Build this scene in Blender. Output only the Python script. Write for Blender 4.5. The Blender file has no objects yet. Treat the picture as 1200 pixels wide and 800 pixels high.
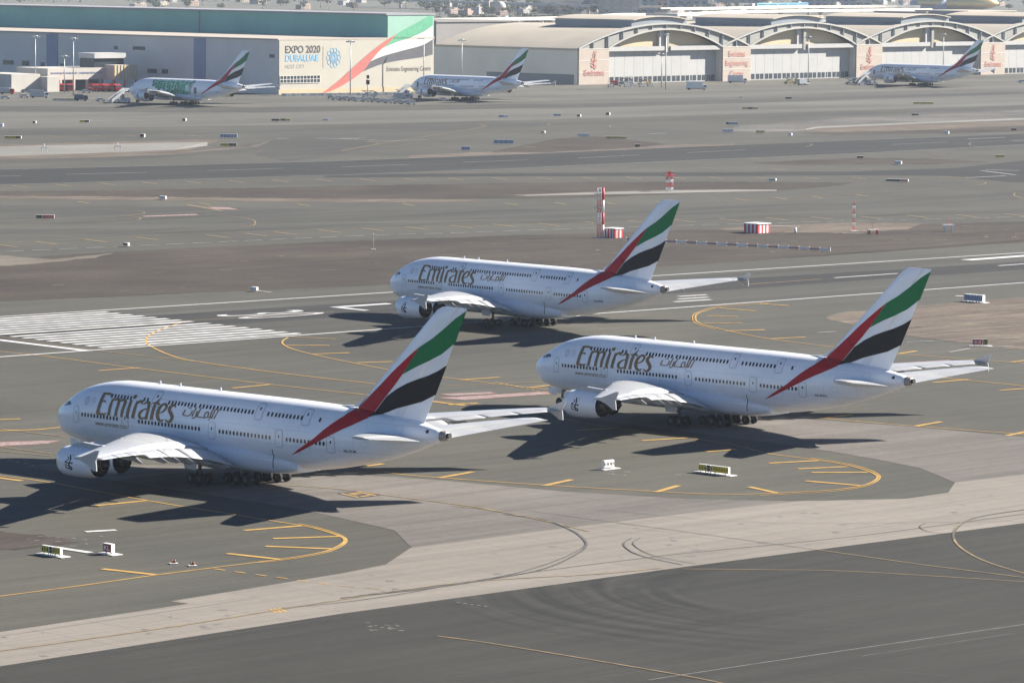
import bpy, bmesh, math, random
from mathutils import Vector, Matrix
R = math.radians
sc = bpy.context.scene
col = sc.collection

# ------------------------------------------------------------------ camera
FPX, PITCH, CAMH, ROLL = 4946.36, R(5.2426), 65.957, R(0.4822)
_c, _s, _cr, _sr = math.cos(PITCH), math.sin(PITCH), math.cos(ROLL), math.sin(ROLL)
FW = Vector((0, _c, -_s)); UP0 = Vector((0, _s, _c)); RT0 = Vector((1, 0, 0))
RT = RT0 * _cr + UP0 * _sr
UP = UP0 * _cr - RT0 * _sr
cam_d = bpy.data.cameras.new('camera')
cam = bpy.data.objects.new('camera', cam_d); col.objects.link(cam)
cam_d.sensor_width = 36.0; cam_d.lens = FPX / 1200 * 36
cam_d.clip_start = 1.0; cam_d.clip_end = 40000
m = Matrix((RT, UP, -FW)).transposed().to_4x4(); m.translation = Vector((0, 0, CAMH))
cam.matrix_world = m
sc.camera = cam

# ------------------------------------------------------------------ light
SUN = Vector((1.564, 0.538, 1.0)).normalized()
SUN_EL = math.asin(SUN.z); SUN_AZ = math.atan2(SUN.y, SUN.x)
w = bpy.data.worlds.new('World'); sc.world = w; w.use_nodes = True
nt = w.node_tree; bg = nt.nodes['Background']
sky = nt.nodes.new('ShaderNodeTexSky'); sky.sky_type = 'NISHITA'; sky.sun_disc = False
sky.sun_elevation = SUN_EL; sky.sun_rotation = math.pi / 2 - SUN_AZ
sky.air_density = 0.6; sky.dust_density = 0.05; sky.ozone_density = 4.0
nt.links.new(sky.outputs[0], bg.inputs[0]); bg.inputs[1].default_value = 0.05
sun_d = bpy.data.lights.new('sun', 'SUN'); sun_d.energy = 5.0; sun_d.angle = R(0.53); sun_d.color = (1.0, 0.94, 0.85)
sun = bpy.data.objects.new('sun', sun_d); col.objects.link(sun)
sun.rotation_euler = (-SUN).to_track_quat('-Z', 'Y').to_euler(); sun.location = (600, 200, 400)
vs = sc.view_settings
vs.view_transform = 'Standard'; vs.look = 'None'; vs.exposure = 1.5; vs.gamma = 1.0; vs.use_curve_mapping = False
sc.cycles.volume_bounces = 1; sc.cycles.max_bounces = 6

# ------------------------------------------------------------------ picture point -> place on the ground
def ray(u, v):
    return RT * ((u - 600) / FPX) - UP * ((v - 400) / FPX) + FW
CAMP = Vector((0, 0, CAMH))
def G(u, v, z=0.0):
    d = ray(u, v); return CAMP + d * ((z - CAMH) / d.z)
def px_scale(p): return FPX / ((Vector(p) - CAMP).dot(FW))

# ------------------------------------------------------------------ materials
MATS = {}
def newmat(name):
    ma = bpy.data.materials.new(name); ma.use_nodes = True
    b = ma.node_tree.nodes['Principled BSDF']; MATS[name] = ma
    return ma, ma.node_tree, b
def mat(name, c, rough=.6, metal=0, var=.12, scale=.6, spec=.5):
    if name in MATS: return MATS[name]
    ma, t, b = newmat(name)
    b.inputs['Roughness'].default_value = rough; b.inputs['Metallic'].default_value = metal
    b.inputs['Specular IOR Level'].default_value = spec
    if var:
        tc = t.nodes.new('ShaderNodeTexCoord'); n = t.nodes.new('ShaderNodeTexNoise')
        n.inputs['Scale'].default_value = scale; n.inputs['Detail'].default_value = 4
        t.links.new(tc.outputs['Object'], n.inputs['Vector'])
        r = t.nodes.new('ShaderNodeValToRGB')
        r.color_ramp.elements[0].position = .3; r.color_ramp.elements[1].position = .7
        r.color_ramp.elements[0].color = (*[x * (1 - var) for x in c], 1)
        r.color_ramp.elements[1].color = (*[min(1, x * (1 + var)) for x in c], 1)
        t.links.new(n.outputs['Fac'], r.inputs[0]); t.links.new(r.outputs[0], b.inputs['Base Color'])
    else:
        b.inputs['Base Color'].default_value = (*c, 1)
    return ma

AX = 44.0   # heading of the runways
def ground_mat(name, c, var=.2, streak=.25, fine=.25, rough=.85, angle=AX, patch_scale=.012, tint=None, joints=None, rings=None, streak_scale=(.012, .35)):
    """pavement / soil: big patches, long streaks along the traffic direction, fine grain"""
    ma, t, b = newmat(name); N = t.nodes; Lk = t.links
    b.inputs['Roughness'].default_value = rough; b.inputs['Specular IOR Level'].default_value = .25
    tc = N.new('ShaderNodeTexCoord')
    def noise(scale, detail, vec, rgh=.55):
        n = N.new('ShaderNodeTexNoise'); n.inputs['Scale'].default_value = scale; n.inputs['Detail'].default_value = detail
        n.inputs['Roughness'].default_value = rgh; Lk.new(vec, n.inputs['Vector']); return n.outputs['Fac']
    def rng(x, lo, hi, a=.3, e=.7):
        mp = N.new('ShaderNodeMapRange'); mp.inputs['From Min'].default_value = a; mp.inputs['From Max'].default_value = e
        mp.inputs['To Min'].default_value = lo; mp.inputs['To Max'].default_value = hi; Lk.new(x, mp.inputs['Value']); return mp.outputs[0]
    def mul(x, y):
        q = N.new('ShaderNodeMath'); q.operation = 'MULTIPLY'; Lk.new(x, q.inputs[0]); Lk.new(y, q.inputs[1]); return q.outputs[0]
    mp = N.new('ShaderNodeMapping'); mp.inputs['Rotation'].default_value = (0, 0, R(-angle))
    Lk.new(tc.outputs['Object'], mp.inputs['Vector'])
    m2 = N.new('ShaderNodeMapping'); m2.inputs['Scale'].default_value = (streak_scale[0], streak_scale[1], 1); Lk.new(mp.outputs[0], m2.inputs['Vector'])
    f = rng(noise(patch_scale, 6, tc.outputs['Object']), 1 - var, 1 + var)
    f = mul(f, rng(noise(1.0, 5, m2.outputs[0], .65), 1 - streak, 1 + streak))
    f = mul(f, rng(noise(.9, 6, tc.outputs['Object'], .7), 1 - fine * .5, 1 + fine * .5))
    m3 = N.new('ShaderNodeMapping'); m3.inputs['Scale'].default_value = (.05, 1.1, 1); Lk.new(mp.outputs[0], m3.inputs['Vector'])
    f = mul(f, rng(noise(1.0, 4, m3.outputs[0], .7), 1 - fine * .4, 1 + fine * .4))
    if joints:
        br = N.new('ShaderNodeTexBrick'); br.offset = 0; br.inputs['Scale'].default_value = 1
        br.inputs['Brick Width'].default_value = joints; br.inputs['Row Height'].default_value = joints
        br.inputs['Mortar Size'].default_value = .07; br.inputs['Color1'].default_value = (1, 1, 1, 1); br.inputs['Color2'].default_value = (.93, .93, .93, 1)
        br.inputs['Mortar'].default_value = (.72, .72, .72, 1); br.inputs['Bias'].default_value = -.2
        Lk.new(mp.outputs[0], br.inputs['Vector'])
        bw = N.new('ShaderNodeRGBToBW'); Lk.new(br.outputs['Color'], bw.inputs[0]); f = mul(f, bw.outputs[0])
    if rings:                                           # tyre scuffs swept round a turning point
        for (cx, cy, amp, ssc, r0, r1) in rings:
            sv = N.new('ShaderNodeVectorMath'); sv.operation = 'SUBTRACT'; sv.inputs[1].default_value = (cx, cy, 0); Lk.new(tc.outputs['Object'], sv.inputs[0])
            ln = N.new('ShaderNodeVectorMath'); ln.operation = 'LENGTH'; Lk.new(sv.outputs[0], ln.inputs[0])
            sx = N.new('ShaderNodeSeparateXYZ'); Lk.new(sv.outputs[0], sx.inputs[0])
            an = N.new('ShaderNodeMath'); an.operation = 'ARCTAN2'; Lk.new(sx.outputs[1], an.inputs[0]); Lk.new(sx.outputs[0], an.inputs[1])
            cb = N.new('ShaderNodeCombineXYZ'); Lk.new(ln.outputs['Value'], cb.inputs[0]); Lk.new(an.outputs[0], cb.inputs[1])
            m4 = N.new('ShaderNodeMapping'); m4.inputs['Scale'].default_value = (ssc, .9, 1); Lk.new(cb.outputs[0], m4.inputs['Vector'])
            rr = rng(noise(1.0, 3, m4.outputs[0], .6), 1 - amp, 1 + amp * .6, .35, .68)
            k0 = N.new('ShaderNodeMapRange'); k0.interpolation_type = 'SMOOTHSTEP'
            k0.inputs['From Min'].default_value = r1; k0.inputs['From Max'].default_value = r1 * .72; Lk.new(ln.outputs['Value'], k0.inputs['Value'])
            k1 = N.new('ShaderNodeMapRange'); k1.interpolation_type = 'SMOOTHSTEP'; k1.inputs['From Min'].default_value = r0; k1.inputs['From Max'].default_value = r0 * 1.5; Lk.new(ln.outputs['Value'], k1.inputs['Value'])
            nx = N.new('ShaderNodeVectorMath'); nx.operation = 'NORMALIZE'; Lk.new(sv.outputs[0], nx.inputs[0]); s3 = N.new('ShaderNodeSeparateXYZ'); Lk.new(nx.outputs[0], s3.inputs[0])
            k2 = N.new('ShaderNodeMapRange'); k2.interpolation_type = 'SMOOTHSTEP'; k2.inputs['From Min'].default_value = .1; k2.inputs['From Max'].default_value = -.75; Lk.new(s3.outputs[0], k2.inputs['Value'])
            km = mul(mul(k0.outputs[0], k1.outputs[0]), k2.outputs[0])
            mx = N.new('ShaderNodeMix'); mx.inputs[2].default_value = 1.0; Lk.new(km, mx.inputs[0]); Lk.new(rr, mx.inputs[3])
            f = mul(f, mx.outputs[0])
    c2 = tint or c
    cr = N.new('ShaderNodeMix'); cr.data_type = 'RGBA'; cr.inputs[6].default_value = (*c, 1); cr.inputs[7].default_value = (*c2, 1)
    Lk.new(rng(noise(patch_scale * 2.3, 5, m2.outputs[0] if False else tc.outputs['Object']), 0, 1, .38, .62), cr.inputs[0])
    sc_ = N.new('ShaderNodeVectorMath'); sc_.operation = 'SCALE'; Lk.new(cr.outputs[2], sc_.inputs[0]); Lk.new(f, sc_.inputs['Scale'])
    Lk.new(sc_.outputs[0], b.inputs['Base Color'])
    return ma

def paint_mat(name, c, rough=.28, panels=True, wear=.06, dirt=(.62, .58, .52)):
    """aircraft paint: thin skin-panel joints, faint grime"""
    ma, t, b = newmat(name); N = t.nodes; Lk = t.links
    b.inputs['Roughness'].default_value = rough
    b.inputs['Coat Weight'].default_value = .3; b.inputs['Coat Roughness'].default_value = .08
    tc = N.new('ShaderNodeTexCoord')
    n = N.new('ShaderNodeTexNoise'); n.inputs['Scale'].default_value = .35; n.inputs['Detail'].default_value = 6
    mp = N.new('ShaderNodeMapping'); mp.inputs['Scale'].default_value = (.25, 1, 1.6); Lk.new(tc.outputs['Object'], mp.inputs['Vector']); Lk.new(mp.outputs[0], n.inputs['Vector'])
    mr = N.new('ShaderNodeMapRange'); mr.inputs['From Min'].default_value = .42; mr.inputs['From Max'].default_value = .75; mr.inputs['To Max'].default_value = wear * 3
    Lk.new(n.outputs['Fac'], mr.inputs['Value'])
    mx = N.new('ShaderNodeMix'); mx.data_type = 'RGBA'; mx.inputs[6].default_value = (*c, 1); mx.inputs[7].default_value = (*dirt, 1)
    Lk.new(mr.outputs[0], mx.inputs[0]); out = mx.outputs[2]
    if panels:
        sx = N.new('ShaderNodeSeparateXYZ'); Lk.new(tc.outputs['Object'], sx.inputs[0])
        cb = N.new('ShaderNodeCombineXYZ'); Lk.new(sx.outputs[0], cb.inputs[0])
        ad = N.new('ShaderNodeMath'); ad.operation = 'ADD'; Lk.new(sx.outputs[2], ad.inputs[0]); 
        ml = N.new('ShaderNodeMath'); ml.operation = 'MULTIPLY'; ml.inputs[1].default_value = .0; Lk.new(sx.outputs[1], ml.inputs[0]); Lk.new(ml.outputs[0], ad.inputs[1])
        Lk.new(ad.outputs[0], cb.inputs[1])
        br = N.new('ShaderNodeTexBrick'); br.offset = .37; br.inputs['Scale'].default_value = 1
        br.inputs['Brick Width'].default_value = 5.3; br.inputs['Row Height'].default_value = 1.9; br.inputs['Mortar Size'].default_value = .018
        br.inputs['Color1'].default_value = (1, 1, 1, 1); br.inputs['Color2'].default_value = (.985, .985, .985, 1); br.inputs['Mortar'].default_value = (.66, .67, .69, 1)
        Lk.new(cb.outputs[0], br.inputs['Vector'])
        mm = N.new('ShaderNodeMix'); mm.data_type = 'RGBA'; mm.blend_type = 'MULTIPLY'; mm.inputs[0].default_value = 1
        Lk.new(out, mm.inputs[6]); Lk.new(br.outputs['Color'], mm.inputs[7]); out = mm.outputs[2]
    Lk.new(out, b.inputs['Base Color'])
    return ma

# ------------------------------------------------------------------ mesh helpers
class MB:
    def __init__(self): self.v = []; self.f = []; self.mi = []; self.sm = []
    def add(self, verts, faces, mi=0, smooth=False):
        o = len(self.v); self.v += [tuple(p) for p in verts]
        for f in faces: self.f.append(tuple(i + o for i in f)); self.mi.append(mi); self.sm.append(smooth)
        return self
    def box(self, lo, hi, mi=0):
        (x0, y0, z0), (x1, y1, z1) = lo, hi
        return self.add([(x0, y0, z0), (x1, y0, z0), (x1, y1, z0), (x0, y1, z0), (x0, y0, z1), (x1, y0, z1), (x1, y1, z1), (x0, y1, z1)],
                        [(3, 2, 1, 0), (4, 5, 6, 7), (0, 1, 5, 4), (1, 2, 6, 5), (2, 3, 7, 6), (3, 0, 4, 7)], mi)
    def cbox(self, c, s, mi=0):
        return self.box([c[i] - s[i] / 2 for i in range(3)], [c[i] + s[i] / 2 for i in range(3)], mi)
    def tube(self, p0, p1, r0, r1=None, n=10, mi=0, caps=True, smooth=True):
        p0, p1 = Vector(p0), Vector(p1); r1 = r0 if r1 is None else r1
        d = (p1 - p0).normalized(); a = d.orthogonal().normalized(); b = d.cross(a)
        vs_ = []
        for p, r in ((p0, r0), (p1, r1)):
            for i in range(n):
                t = 2 * math.pi * i / n; vs_.append(p + a * (r * math.cos(t)) + b * (r * math.sin(t)))
        self.add(vs_, [(i, (i + 1) % n, n + (i + 1) % n, n + i) for i in range(n)], mi, smooth)
        if caps: self.add(vs_[:n], [tuple(range(n - 1, -1, -1))], mi); self.add(vs_[n:], [tuple(range(n))], mi)
        return self
    def lathe(self, prof, fn, n=32, mi=0, smooth=True, closed=False):
        """prof: [(t, r)]; fn(t, cos*r, sin*r) -> point"""
        rings = [[fn(t, r * math.cos(2 * math.pi * i / n), r * math.sin(2 * math.pi * i / n)) for i in range(n)] for t, r in prof]
        return self.loft(rings, mi, smooth, ring=True)
    def loft(self, secs, mi=0, smooth=True, ring=True, cap0=False, cap1=False):
        n = len(secs[0]); vs_ = [p for s in secs for p in s]; fs = []
        for k in range(len(secs) - 1):
            for i in range(n if ring else n - 1):
                j = (i + 1) % n; fs.append((k * n + i, k * n + j, (k + 1) * n + j, (k + 1) * n + i))
        self.add(vs_, fs, mi, smooth)
        if cap0: self.add(secs[0], [tuple(range(n - 1, -1, -1))], mi)
        if cap1: self.add(secs[-1], [tuple(range(n))], mi)
        return self
    def prism(self, poly, fn, d0, d1, mi=0):
        """poly of (a,b); fn(a,b,d) -> point; extruded from depth d0 to d1"""
        n = len(poly); vs_ = [fn(a, b, d0) for a, b in poly] + [fn(a, b, d1) for a, b in poly]
        return self.add(vs_, [tuple(range(n - 1, -1, -1)), tuple(range(n, 2 * n))] + [(i, (i + 1) % n, n + (i + 1) % n, n + i) for i in range(n)], mi)
    def build(self, name, mats, parent=None, recalc=True):
        me = bpy.data.meshes.new(name); me.from_pydata(self.v, [], self.f)
        for ma in (mats if isinstance(mats, (list, tuple)) else [mats]): me.materials.append(ma)
        for p, i, s in zip(me.polygons, self.mi, self.sm): p.material_index = i; p.use_smooth = s
        if recalc:
            bm = bmesh.new(); bm.from_mesh(me); bmesh.ops.remove_doubles(bm, verts=bm.verts, dist=1e-4)
            bmesh.ops.recalc_face_normals(bm, faces=bm.faces); bm.to_mesh(me); bm.free()
        me.update()
        o = bpy.data.objects.new(name, me); col.objects.link(o)
        if parent: o.parent = parent
        return o
def tag(o, label=None, cat=None, group=None, kind=None):
    if label: o['label'] = label
    if cat: o['category'] = cat
    if group: o['group'] = group
    if kind: o['kind'] = kind
    return o
def empty(name, loc, rz=0, label=None, cat=None, group=None):
    o = bpy.data.objects.new(name, None); col.objects.link(o); o.empty_display_size = .5
    o.location = loc; o.rotation_euler = (0, 0, rz); return tag(o, label, cat, group)
def copy_tree(o, parent=None, skip=()):
    c = o.copy(); col.objects.link(c); c.parent = parent
    for ch in list(o.children):
        if ch.name.split('.')[0] in skip: continue
        copy_tree(ch, c, skip)
    return c
def catmull(P, k=6):
    P = [Vector(p) for p in P]; out = []
    for i in range(len(P) - 1):
        p0, p1, p2, p3 = P[max(i - 1, 0)], P[i], P[i + 1], P[min(i + 2, len(P) - 1)]
        for j in range(k):
            t = j / k
            out.append(.5 * ((2 * p1) + (p2 - p0) * t + (2 * p0 - 5 * p1 + 4 * p2 - p3) * t * t + (3 * p1 - p0 - 3 * p2 + p3) * t ** 3))
    out.append(P[-1]); return out
def interp(x, xs, ys):
    if x <= xs[0]: return ys[0]
    for i in range(len(xs) - 1):
        if x <= xs[i + 1]:
            t = (x - xs[i]) / (xs[i + 1] - xs[i]); return ys[i] + (ys[i + 1] - ys[i]) * t
    return ys[-1]
def decal(mb, poly, fn, mi=0, step=.45):
    """flat outline (a,b) cut into small cells, each vertex laid on the surface by fn(a,b)"""
    bm = bmesh.new(); vv = [bm.verts.new((a, b, 0)) for a, b in poly]
    f = bm.faces.new(vv)
    bmesh.ops.triangulate(bm, faces=[f])
    lo = [min(p[i] for p in poly) for i in (0, 1)]; hi = [max(p[i] for p in poly) for i in (0, 1)]
    for ax in (0, 1):
        x = lo[ax] + step
        while x < hi[ax] - 1e-3:
            co = [0, 0, 0]; no = [0, 0, 0]; co[ax] = x; no[ax] = 1
            bmesh.ops.bisect_plane(bm, geom=bm.verts[:] + bm.edges[:] + bm.faces[:], plane_co=co, plane_no=no)
            x += step
    bm.verts.index_update()
    mb.add([fn(v.co.x, v.co.y) for v in bm.verts], [tuple(v.index for v in f.verts) for f in bm.faces], mi, True)
    bm.free()
def text_polys(body, bold=0, shear=0):
    cu = bpy.data.curves.new('t', 'FONT'); cu.body = body; cu.offset = bold; cu.shear = shear
    o = bpy.data.objects.new('t', cu); col.objects.link(o)
    me = o.to_mesh(); vs_ = [tuple(v.co)[:2] for v in me.vertices]; fs = [tuple(p.vertices) for p in me.polygons]
    o.to_mesh_clear(); bpy.data.objects.remove(o); bpy.data.curves.remove(cu)
    x0 = min(v[0] for v in vs_); x1 = max(v[0] for v in vs_); y0 = min(v[1] for v in vs_); y1 = max(v[1] for v in vs_)
    return [((x - x0) / (x1 - x0), (y - y0) / (y1 - y0)) for x, y in vs_], fs
_tc = {}
def text(mb, body, fn, x0, x1, y0, y1, mi=0, bold=.0):
    """writing fitted into the box, laid by fn(x, y)"""
    k = (body, bold)
    if k not in _tc: _tc[k] = text_polys(body, bold)
    vs_, fs = _tc[k]
    mb.add([fn(x0 + (x1 - x0) * a, y0 + (y1 - y0) * b) for a, b in vs_], fs, mi)
# ------------------------------------------------------------------ the setting: ground, pavements, markings
LV = .005
STK = [0]
def curvepts(P, smooth): return catmull([Vector((a, b, 0)) for a, b in P], 6) if smooth else [Vector((a, b, 0)) for a, b in P]
rnd = random.Random(5)
def outrun(P, closed=True, far=800):
    """carry a rim or line that leaves the picture straight on past its edge"""
    n = len(P); Q = list(P)
    for i, (u, v) in enumerate(P):
        side = -1 if u <= -20 else 1 if u >= 1205 else 0
        if not side: continue
        nb = [P[(i + d) % n] for d in (-1, 1) if closed or 0 <= i + d < n]
        nb = [q for q in nb if -20 < q[0] < 1205]; t = -far if side < 0 else 1200 + far; sl = 0
        if nb and abs(nb[0][0] - u) > 8: sl = (v - nb[0][1]) / (u - nb[0][0])
        if not closed and not nb: continue
        if abs(sl) < .35: Q[i] = (t, v + sl * (t - u))
        elif closed: Q[i] = (t, v)
    return Q
def sheet(name, P, ma, level, jitter=0, kind='structure', smooth=False, label=None):
    """a surface lying on the ground, outlined by picture points of its rim"""
    P = outrun(P)
    pts = curvepts(P + [P[0]], True)[:-1] if smooth else [Vector((a, b, 0)) for a, b in P]
    if jitter:
        q = []
        for i, p in enumerate(pts):
            nx = pts[(i + 1) % len(pts)]; n = max(1, int((nx - p).length / 7))
            for k in range(n):
                s = p.lerp(nx, k / n); q.append(Vector((s.x + rnd.uniform(-2, 2), s.y + rnd.uniform(-1, 1) * jitter, 0)))
        pts = q
    z = level * LV
    me = bpy.data.meshes.new(name); bm = bmesh.new()
    f = bm.faces.new([bm.verts.new(G(p.x, p.y, z)) for p in pts])
    f.normal_update()
    if f.normal.z < 0: bmesh.ops.reverse_faces(bm, faces=[f])
    bmesh.ops.triangulate(bm, faces=bm.faces[:])
    bm.to_mesh(me); bm.free(); me.materials.append(ma)
    o = bpy.data.objects.new(name, me); col.objects.link(o); return tag(o, kind=kind)

ASPH = ground_mat('asphalt', (0.0647, 0.0618, 0.0502), var=.15, streak=.16, fine=.22, tint=(0.0751, 0.0707, 0.0558))
ASPH_FAR = ground_mat('apron_pavement', (0.0952, 0.0904, 0.0752), var=.15, streak=.3, fine=.15, tint=(0.1056, 0.1008, 0.0836), patch_scale=.006, streak_scale=(.003, .03))
RWY = ground_mat('runway_asphalt', (0.0592, 0.0568, 0.0471), var=.14, streak=.32, fine=.2, streak_scale=(.006, .13))
RUB = ground_mat('rubbered_asphalt', (0.0331, 0.0317, 0.0281), var=.15, streak=.35, fine=.2, streak_scale=(.008, .2))
c0 = G(1010, 690); c1 = G(900, 590)
DARK = ground_mat('old_asphalt', (0.0310, 0.0298, 0.0243), var=.16, streak=.2, fine=.28, tint=(0.0365, 0.0347, 0.0285),
                  rings=[(c0.x, c0.y, .42, .55, 15, 52), (G(120, 700).x - 4, G(120, 700).y, .14, .5, 8, 30)])
CONC = ground_mat('concrete_strip', (0.2038, 0.1815, 0.1543), var=.1, streak=.14, fine=.16, joints=7.5, angle=45, rings=[(c1.x, c1.y, .1, .7, 6, 40)])
CONC2 = ground_mat('worn_concrete', (0.1312, 0.1176, 0.1032), var=.16, streak=.2, fine=.25, joints=7.5, angle=45)
SAND = ground_mat('brown_soil', (0.0435, 0.0343, 0.0267), var=.25, streak=.25, fine=.5, tint=(0.0538, 0.0435, 0.0327), patch_scale=.02, streak_scale=(.02, .25), rough=.95)
SAND2 = ground_mat('tan_soil', (0.1006, 0.0788, 0.0598), var=.2, streak=.35, fine=.5, tint=(0.1271, 0.1022, 0.0779), patch_scale=.03, streak_scale=(.03, .3), rough=.95)
TOWN = ground_mat('town_ground', (0.1107, 0.1071, 0.0856), var=.25, streak=.1, fine=.3, patch_scale=.008)
PALE = ground_mat('pale_sand', (0.1504, 0.1280, 0.1024), var=.2, streak=.3, fine=.3, tint=(0.1152, 0.0992, 0.0776), rough=.95)
GRAVEL = ground_mat('gravel', (0.0892, 0.0842, 0.0742), var=.3, streak=.1, fine=1.2, tint=(0.1241, 0.1156, 0.1022), rough=.95)
WHITE = mat('white_marking', (.50, .49, .47), .7, var=.16, scale=.8)
WORN = mat('worn_white_marking', (.22, .215, .2), .8, var=.35, scale=.6)
YEL = mat('yellow_marking', (.40, .24, .058), .7, var=.22, scale=.5)
YELW = mat('worn_yellow_marking', (.21, .15, .072), .8, var=.3, scale=.6)
PINK = mat('faded_red_marking', (.26, .14, .125), .8, var=.3, scale=.7)
RUBBER = mat('tyre_rubber_mark', (.075, .072, .067), .8, var=.4, scale=.7)

# base ground to the horizon
mb = MB(); mb.add([(-5200, 150, -.02), (5200, 150, -.02), (5200, 11500, -.02), (-5200, 11500, -.02)], [(0, 1, 2, 3)])
tag(mb.build('ground', ASPH, recalc=False), kind='structure')
sheet('apron', [(-80, 152), (400, 146), (800, 136), (1290, 121), (1290, 74), (600, 85), (-80, 96)], ASPH_FAR, 1)
sheet('suburb_ground', [(-150, 92), (330, 92), (520, 85), (1290, 66), (1290, -24), (-150, -20)], TOWN, 1.5)

# near apron, concrete strip and taxiway slabs
sheet('old_apron', [(-40, 785.6), (0, 780), (400, 718.5), (800, 664), (1200, 612.5), (1240, 607), (1240, 1150), (-40, 1150)], DARK, 1)
STR_UP = [(-40, 747), (0, 740), (221, 707), (200, 704), (400, 671.5), (452, 661), (482, 641), (662, 618), (800, 602), (931, 587), (1062, 584), (1111, 577), (1119, 565), (1240, 551)]
sheet('concrete_strip', [(-40, 785.6), (0, 780), (400, 718.5), (800, 664), (1200, 612.5), (1240, 607)] + STR_UP[::-1], CONC, 2)
sheet('concrete_taxiway', [(26, 546), (60, 551), (105, 558), (160, 567), (200, 573), (300, 588), (360, 598), (400, 607), (462, 621), (482, 641), (662, 618), (800, 602), (931, 587),
    (800, 584), (660, 575.5), (512, 562), (415, 555.5), (350, 555.5), (200, 545), (62, 543)], CONC2, 1)
sheet('concrete_taxiway', [(650, 486), (740, 497.5), (830, 509), (920, 521), (939, 523), (1025, 537.5), (1077.5, 548), (1119, 565), (1240, 551), (1240, 516), (1180, 510), (1060, 499), (930, 489.5), (800, 486), (700, 481)], CONC2, 1)

# near runway, soil strips, far runway
sheet('runway', [(-60, 374.7), (0, 371), (1200, 296), (1300, 290), (1300, 324), (1200, 331), (0, 418), (-60, 422)], RWY, 1)
sheet('rubber_streak', [(-60, 385), (300, 362), (800, 331), (1300, 300), (1300, 309), (800, 343), (300, 378), (-60, 402)], RUB, 1.5)
sheet('soil_strip', [(-60, 307), (0, 304), (135, 295), (400, 282.5), (600, 276), (800, 270), (1000, 265), (1300, 257), (1300, 276), (1200, 284), (800, 311), (400, 336), (0, 353), (-60, 357)], SAND, 2, jitter=.45)
sheet('pale_patch', [(-20, 310), (60, 304), (135, 296), (110, 302), (40, 309), (0, 312)], PALE, 3, jitter=.4)
sheet('pale_patch', [(830, 268), (900, 264), (1000, 261), (1080, 262), (1060, 269), (980, 273), (900, 272)], SAND2, 3, jitter=.5)
sheet('soil_strip', [(-60, 224.5), (0, 224.5), (200, 222), (400, 218), (560, 215), (700, 213), (850, 213), (1000, 214), (985, 217), (908, 224), (800, 227), (670, 232), (560, 233), (400, 233), (200, 231), (0, 229), (-60, 229)], SAND, 2, jitter=.4)
sheet('pale_verge', [(-60, 229), (200, 231), (400, 233), (560, 234), (560, 237), (400, 237), (0, 233), (-60, 233)], SAND2, 2.5, jitter=.4)
sheet('soil_patch', [(880, 191), (940, 188), (1010, 185), (1100, 186), (1160, 190), (1100, 192), (990, 193), (920, 193)], SAND, 2, jitter=.4)
sheet('soil_patch', [(573, 178), (600, 173), (650, 162.5), (700, 160), (740, 164), (782, 169), (750, 173), (690, 176), (630, 179)], SAND, 2, jitter=.4)
sheet('tan_verge', [(480, 182), (573, 178), (640, 179), (782, 170), (860, 168), (860, 171), (700, 178), (480, 186)], SAND2, 1.5, jitter=.3)
sheet('soil_patch', [(967, 373), (982, 366), (1020, 363), (1090, 357), (1200, 348), (1290, 342), (1290, 414), (1200, 410), (1150, 404), (1070, 394), (1000, 381)], SAND2, 2, jitter=.6)
sheet('soil_patch', [(-50, 617), (0, 621), (50, 627), (92, 634), (40, 640), (0, 645), (-50, 650)], SAND, 2, jitter=1.6)
sheet('far_runway', [(-60, 199.5), (0, 198.5), (200, 194), (400, 188.5), (600, 181), (800, 172.5), (1000, 164.5), (1290, 153), (1290, 166), (1200, 169.5), (1020, 179), (800, 188.4), (600, 197.5), (400, 205), (0, 216.5), (-60, 218)], RUB, 2)
sheet('far_taxiway', [(-60, 240), (150, 241), (420, 246), (700, 245), (1000, 237), (1150, 228), (1290, 216), (1290, 225), (1050, 243), (800, 252), (500, 258), (200, 262), (-60, 262)], RWY, 1)
sheet('far_taxiway', [(380, 204.5), (600, 203), (840, 202), (1000, 201), (1120, 197), (1210, 187), (1290, 185), (1290, 215), (1180, 213), (1110, 206), (1000, 205.5), (840, 206), (600, 206.5), (380, 208)], RUB, 2.5)
sheet('far_taxiway', [(-60, 153), (200, 152.5), (400, 149.5), (600, 145), (800, 137.5), (1000, 131), (1290, 120), (1290, 123), (1000, 134.5), (800, 141), (600, 149), (430, 157), (380, 164), (300, 177), (150, 187), (-60, 193), (-60, 189), (150, 183), (260, 175), (330, 163), (330, 158), (200, 157), (-60, 159)], RWY, 2)
sheet('tan_verge', [(-60, 188), (100, 185), (200, 181), (300, 172), (318, 165), (290, 172), (180, 180), (60, 184), (-60, 186)], SAND2, 2.5, jitter=.2)
sheet('tan_verge', [(-60, 170), (0, 170), (150, 166), (230, 164), (260, 165), (240, 170), (225, 176), (150, 181), (0, 185), (-60, 185)], SAND2, 2.6, jitter=.3)
sheet('far_taxiway', [(330, 158), (400, 157), (438, 163), (446, 168), (420, 176), (380, 184), (335, 189), (298, 181), (325, 170)], RWY, 2.2)
sheet('far_taxiway', [(-60, 268), (200, 268), (420, 262), (800, 254), (1290, 244), (1290, 247), (800, 257.5), (420, 266), (200, 273), (-60, 275)], RWY, 1.6)
sheet('apron', [(-60, 124), (300, 126), (700, 121), (1290, 104), (1290, 108), (700, 126), (300, 132), (-60, 131)], RWY, 1.4)
sheet('gravel_bed', [(850, 153), (870, 147), (930, 143), (1000, 138), (1100, 134), (1290, 125), (1290, 139), (1200, 139.5), (1060, 146), (960, 150), (940, 154), (890, 155)], GRAVEL, 2, jitter=.3)
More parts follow.
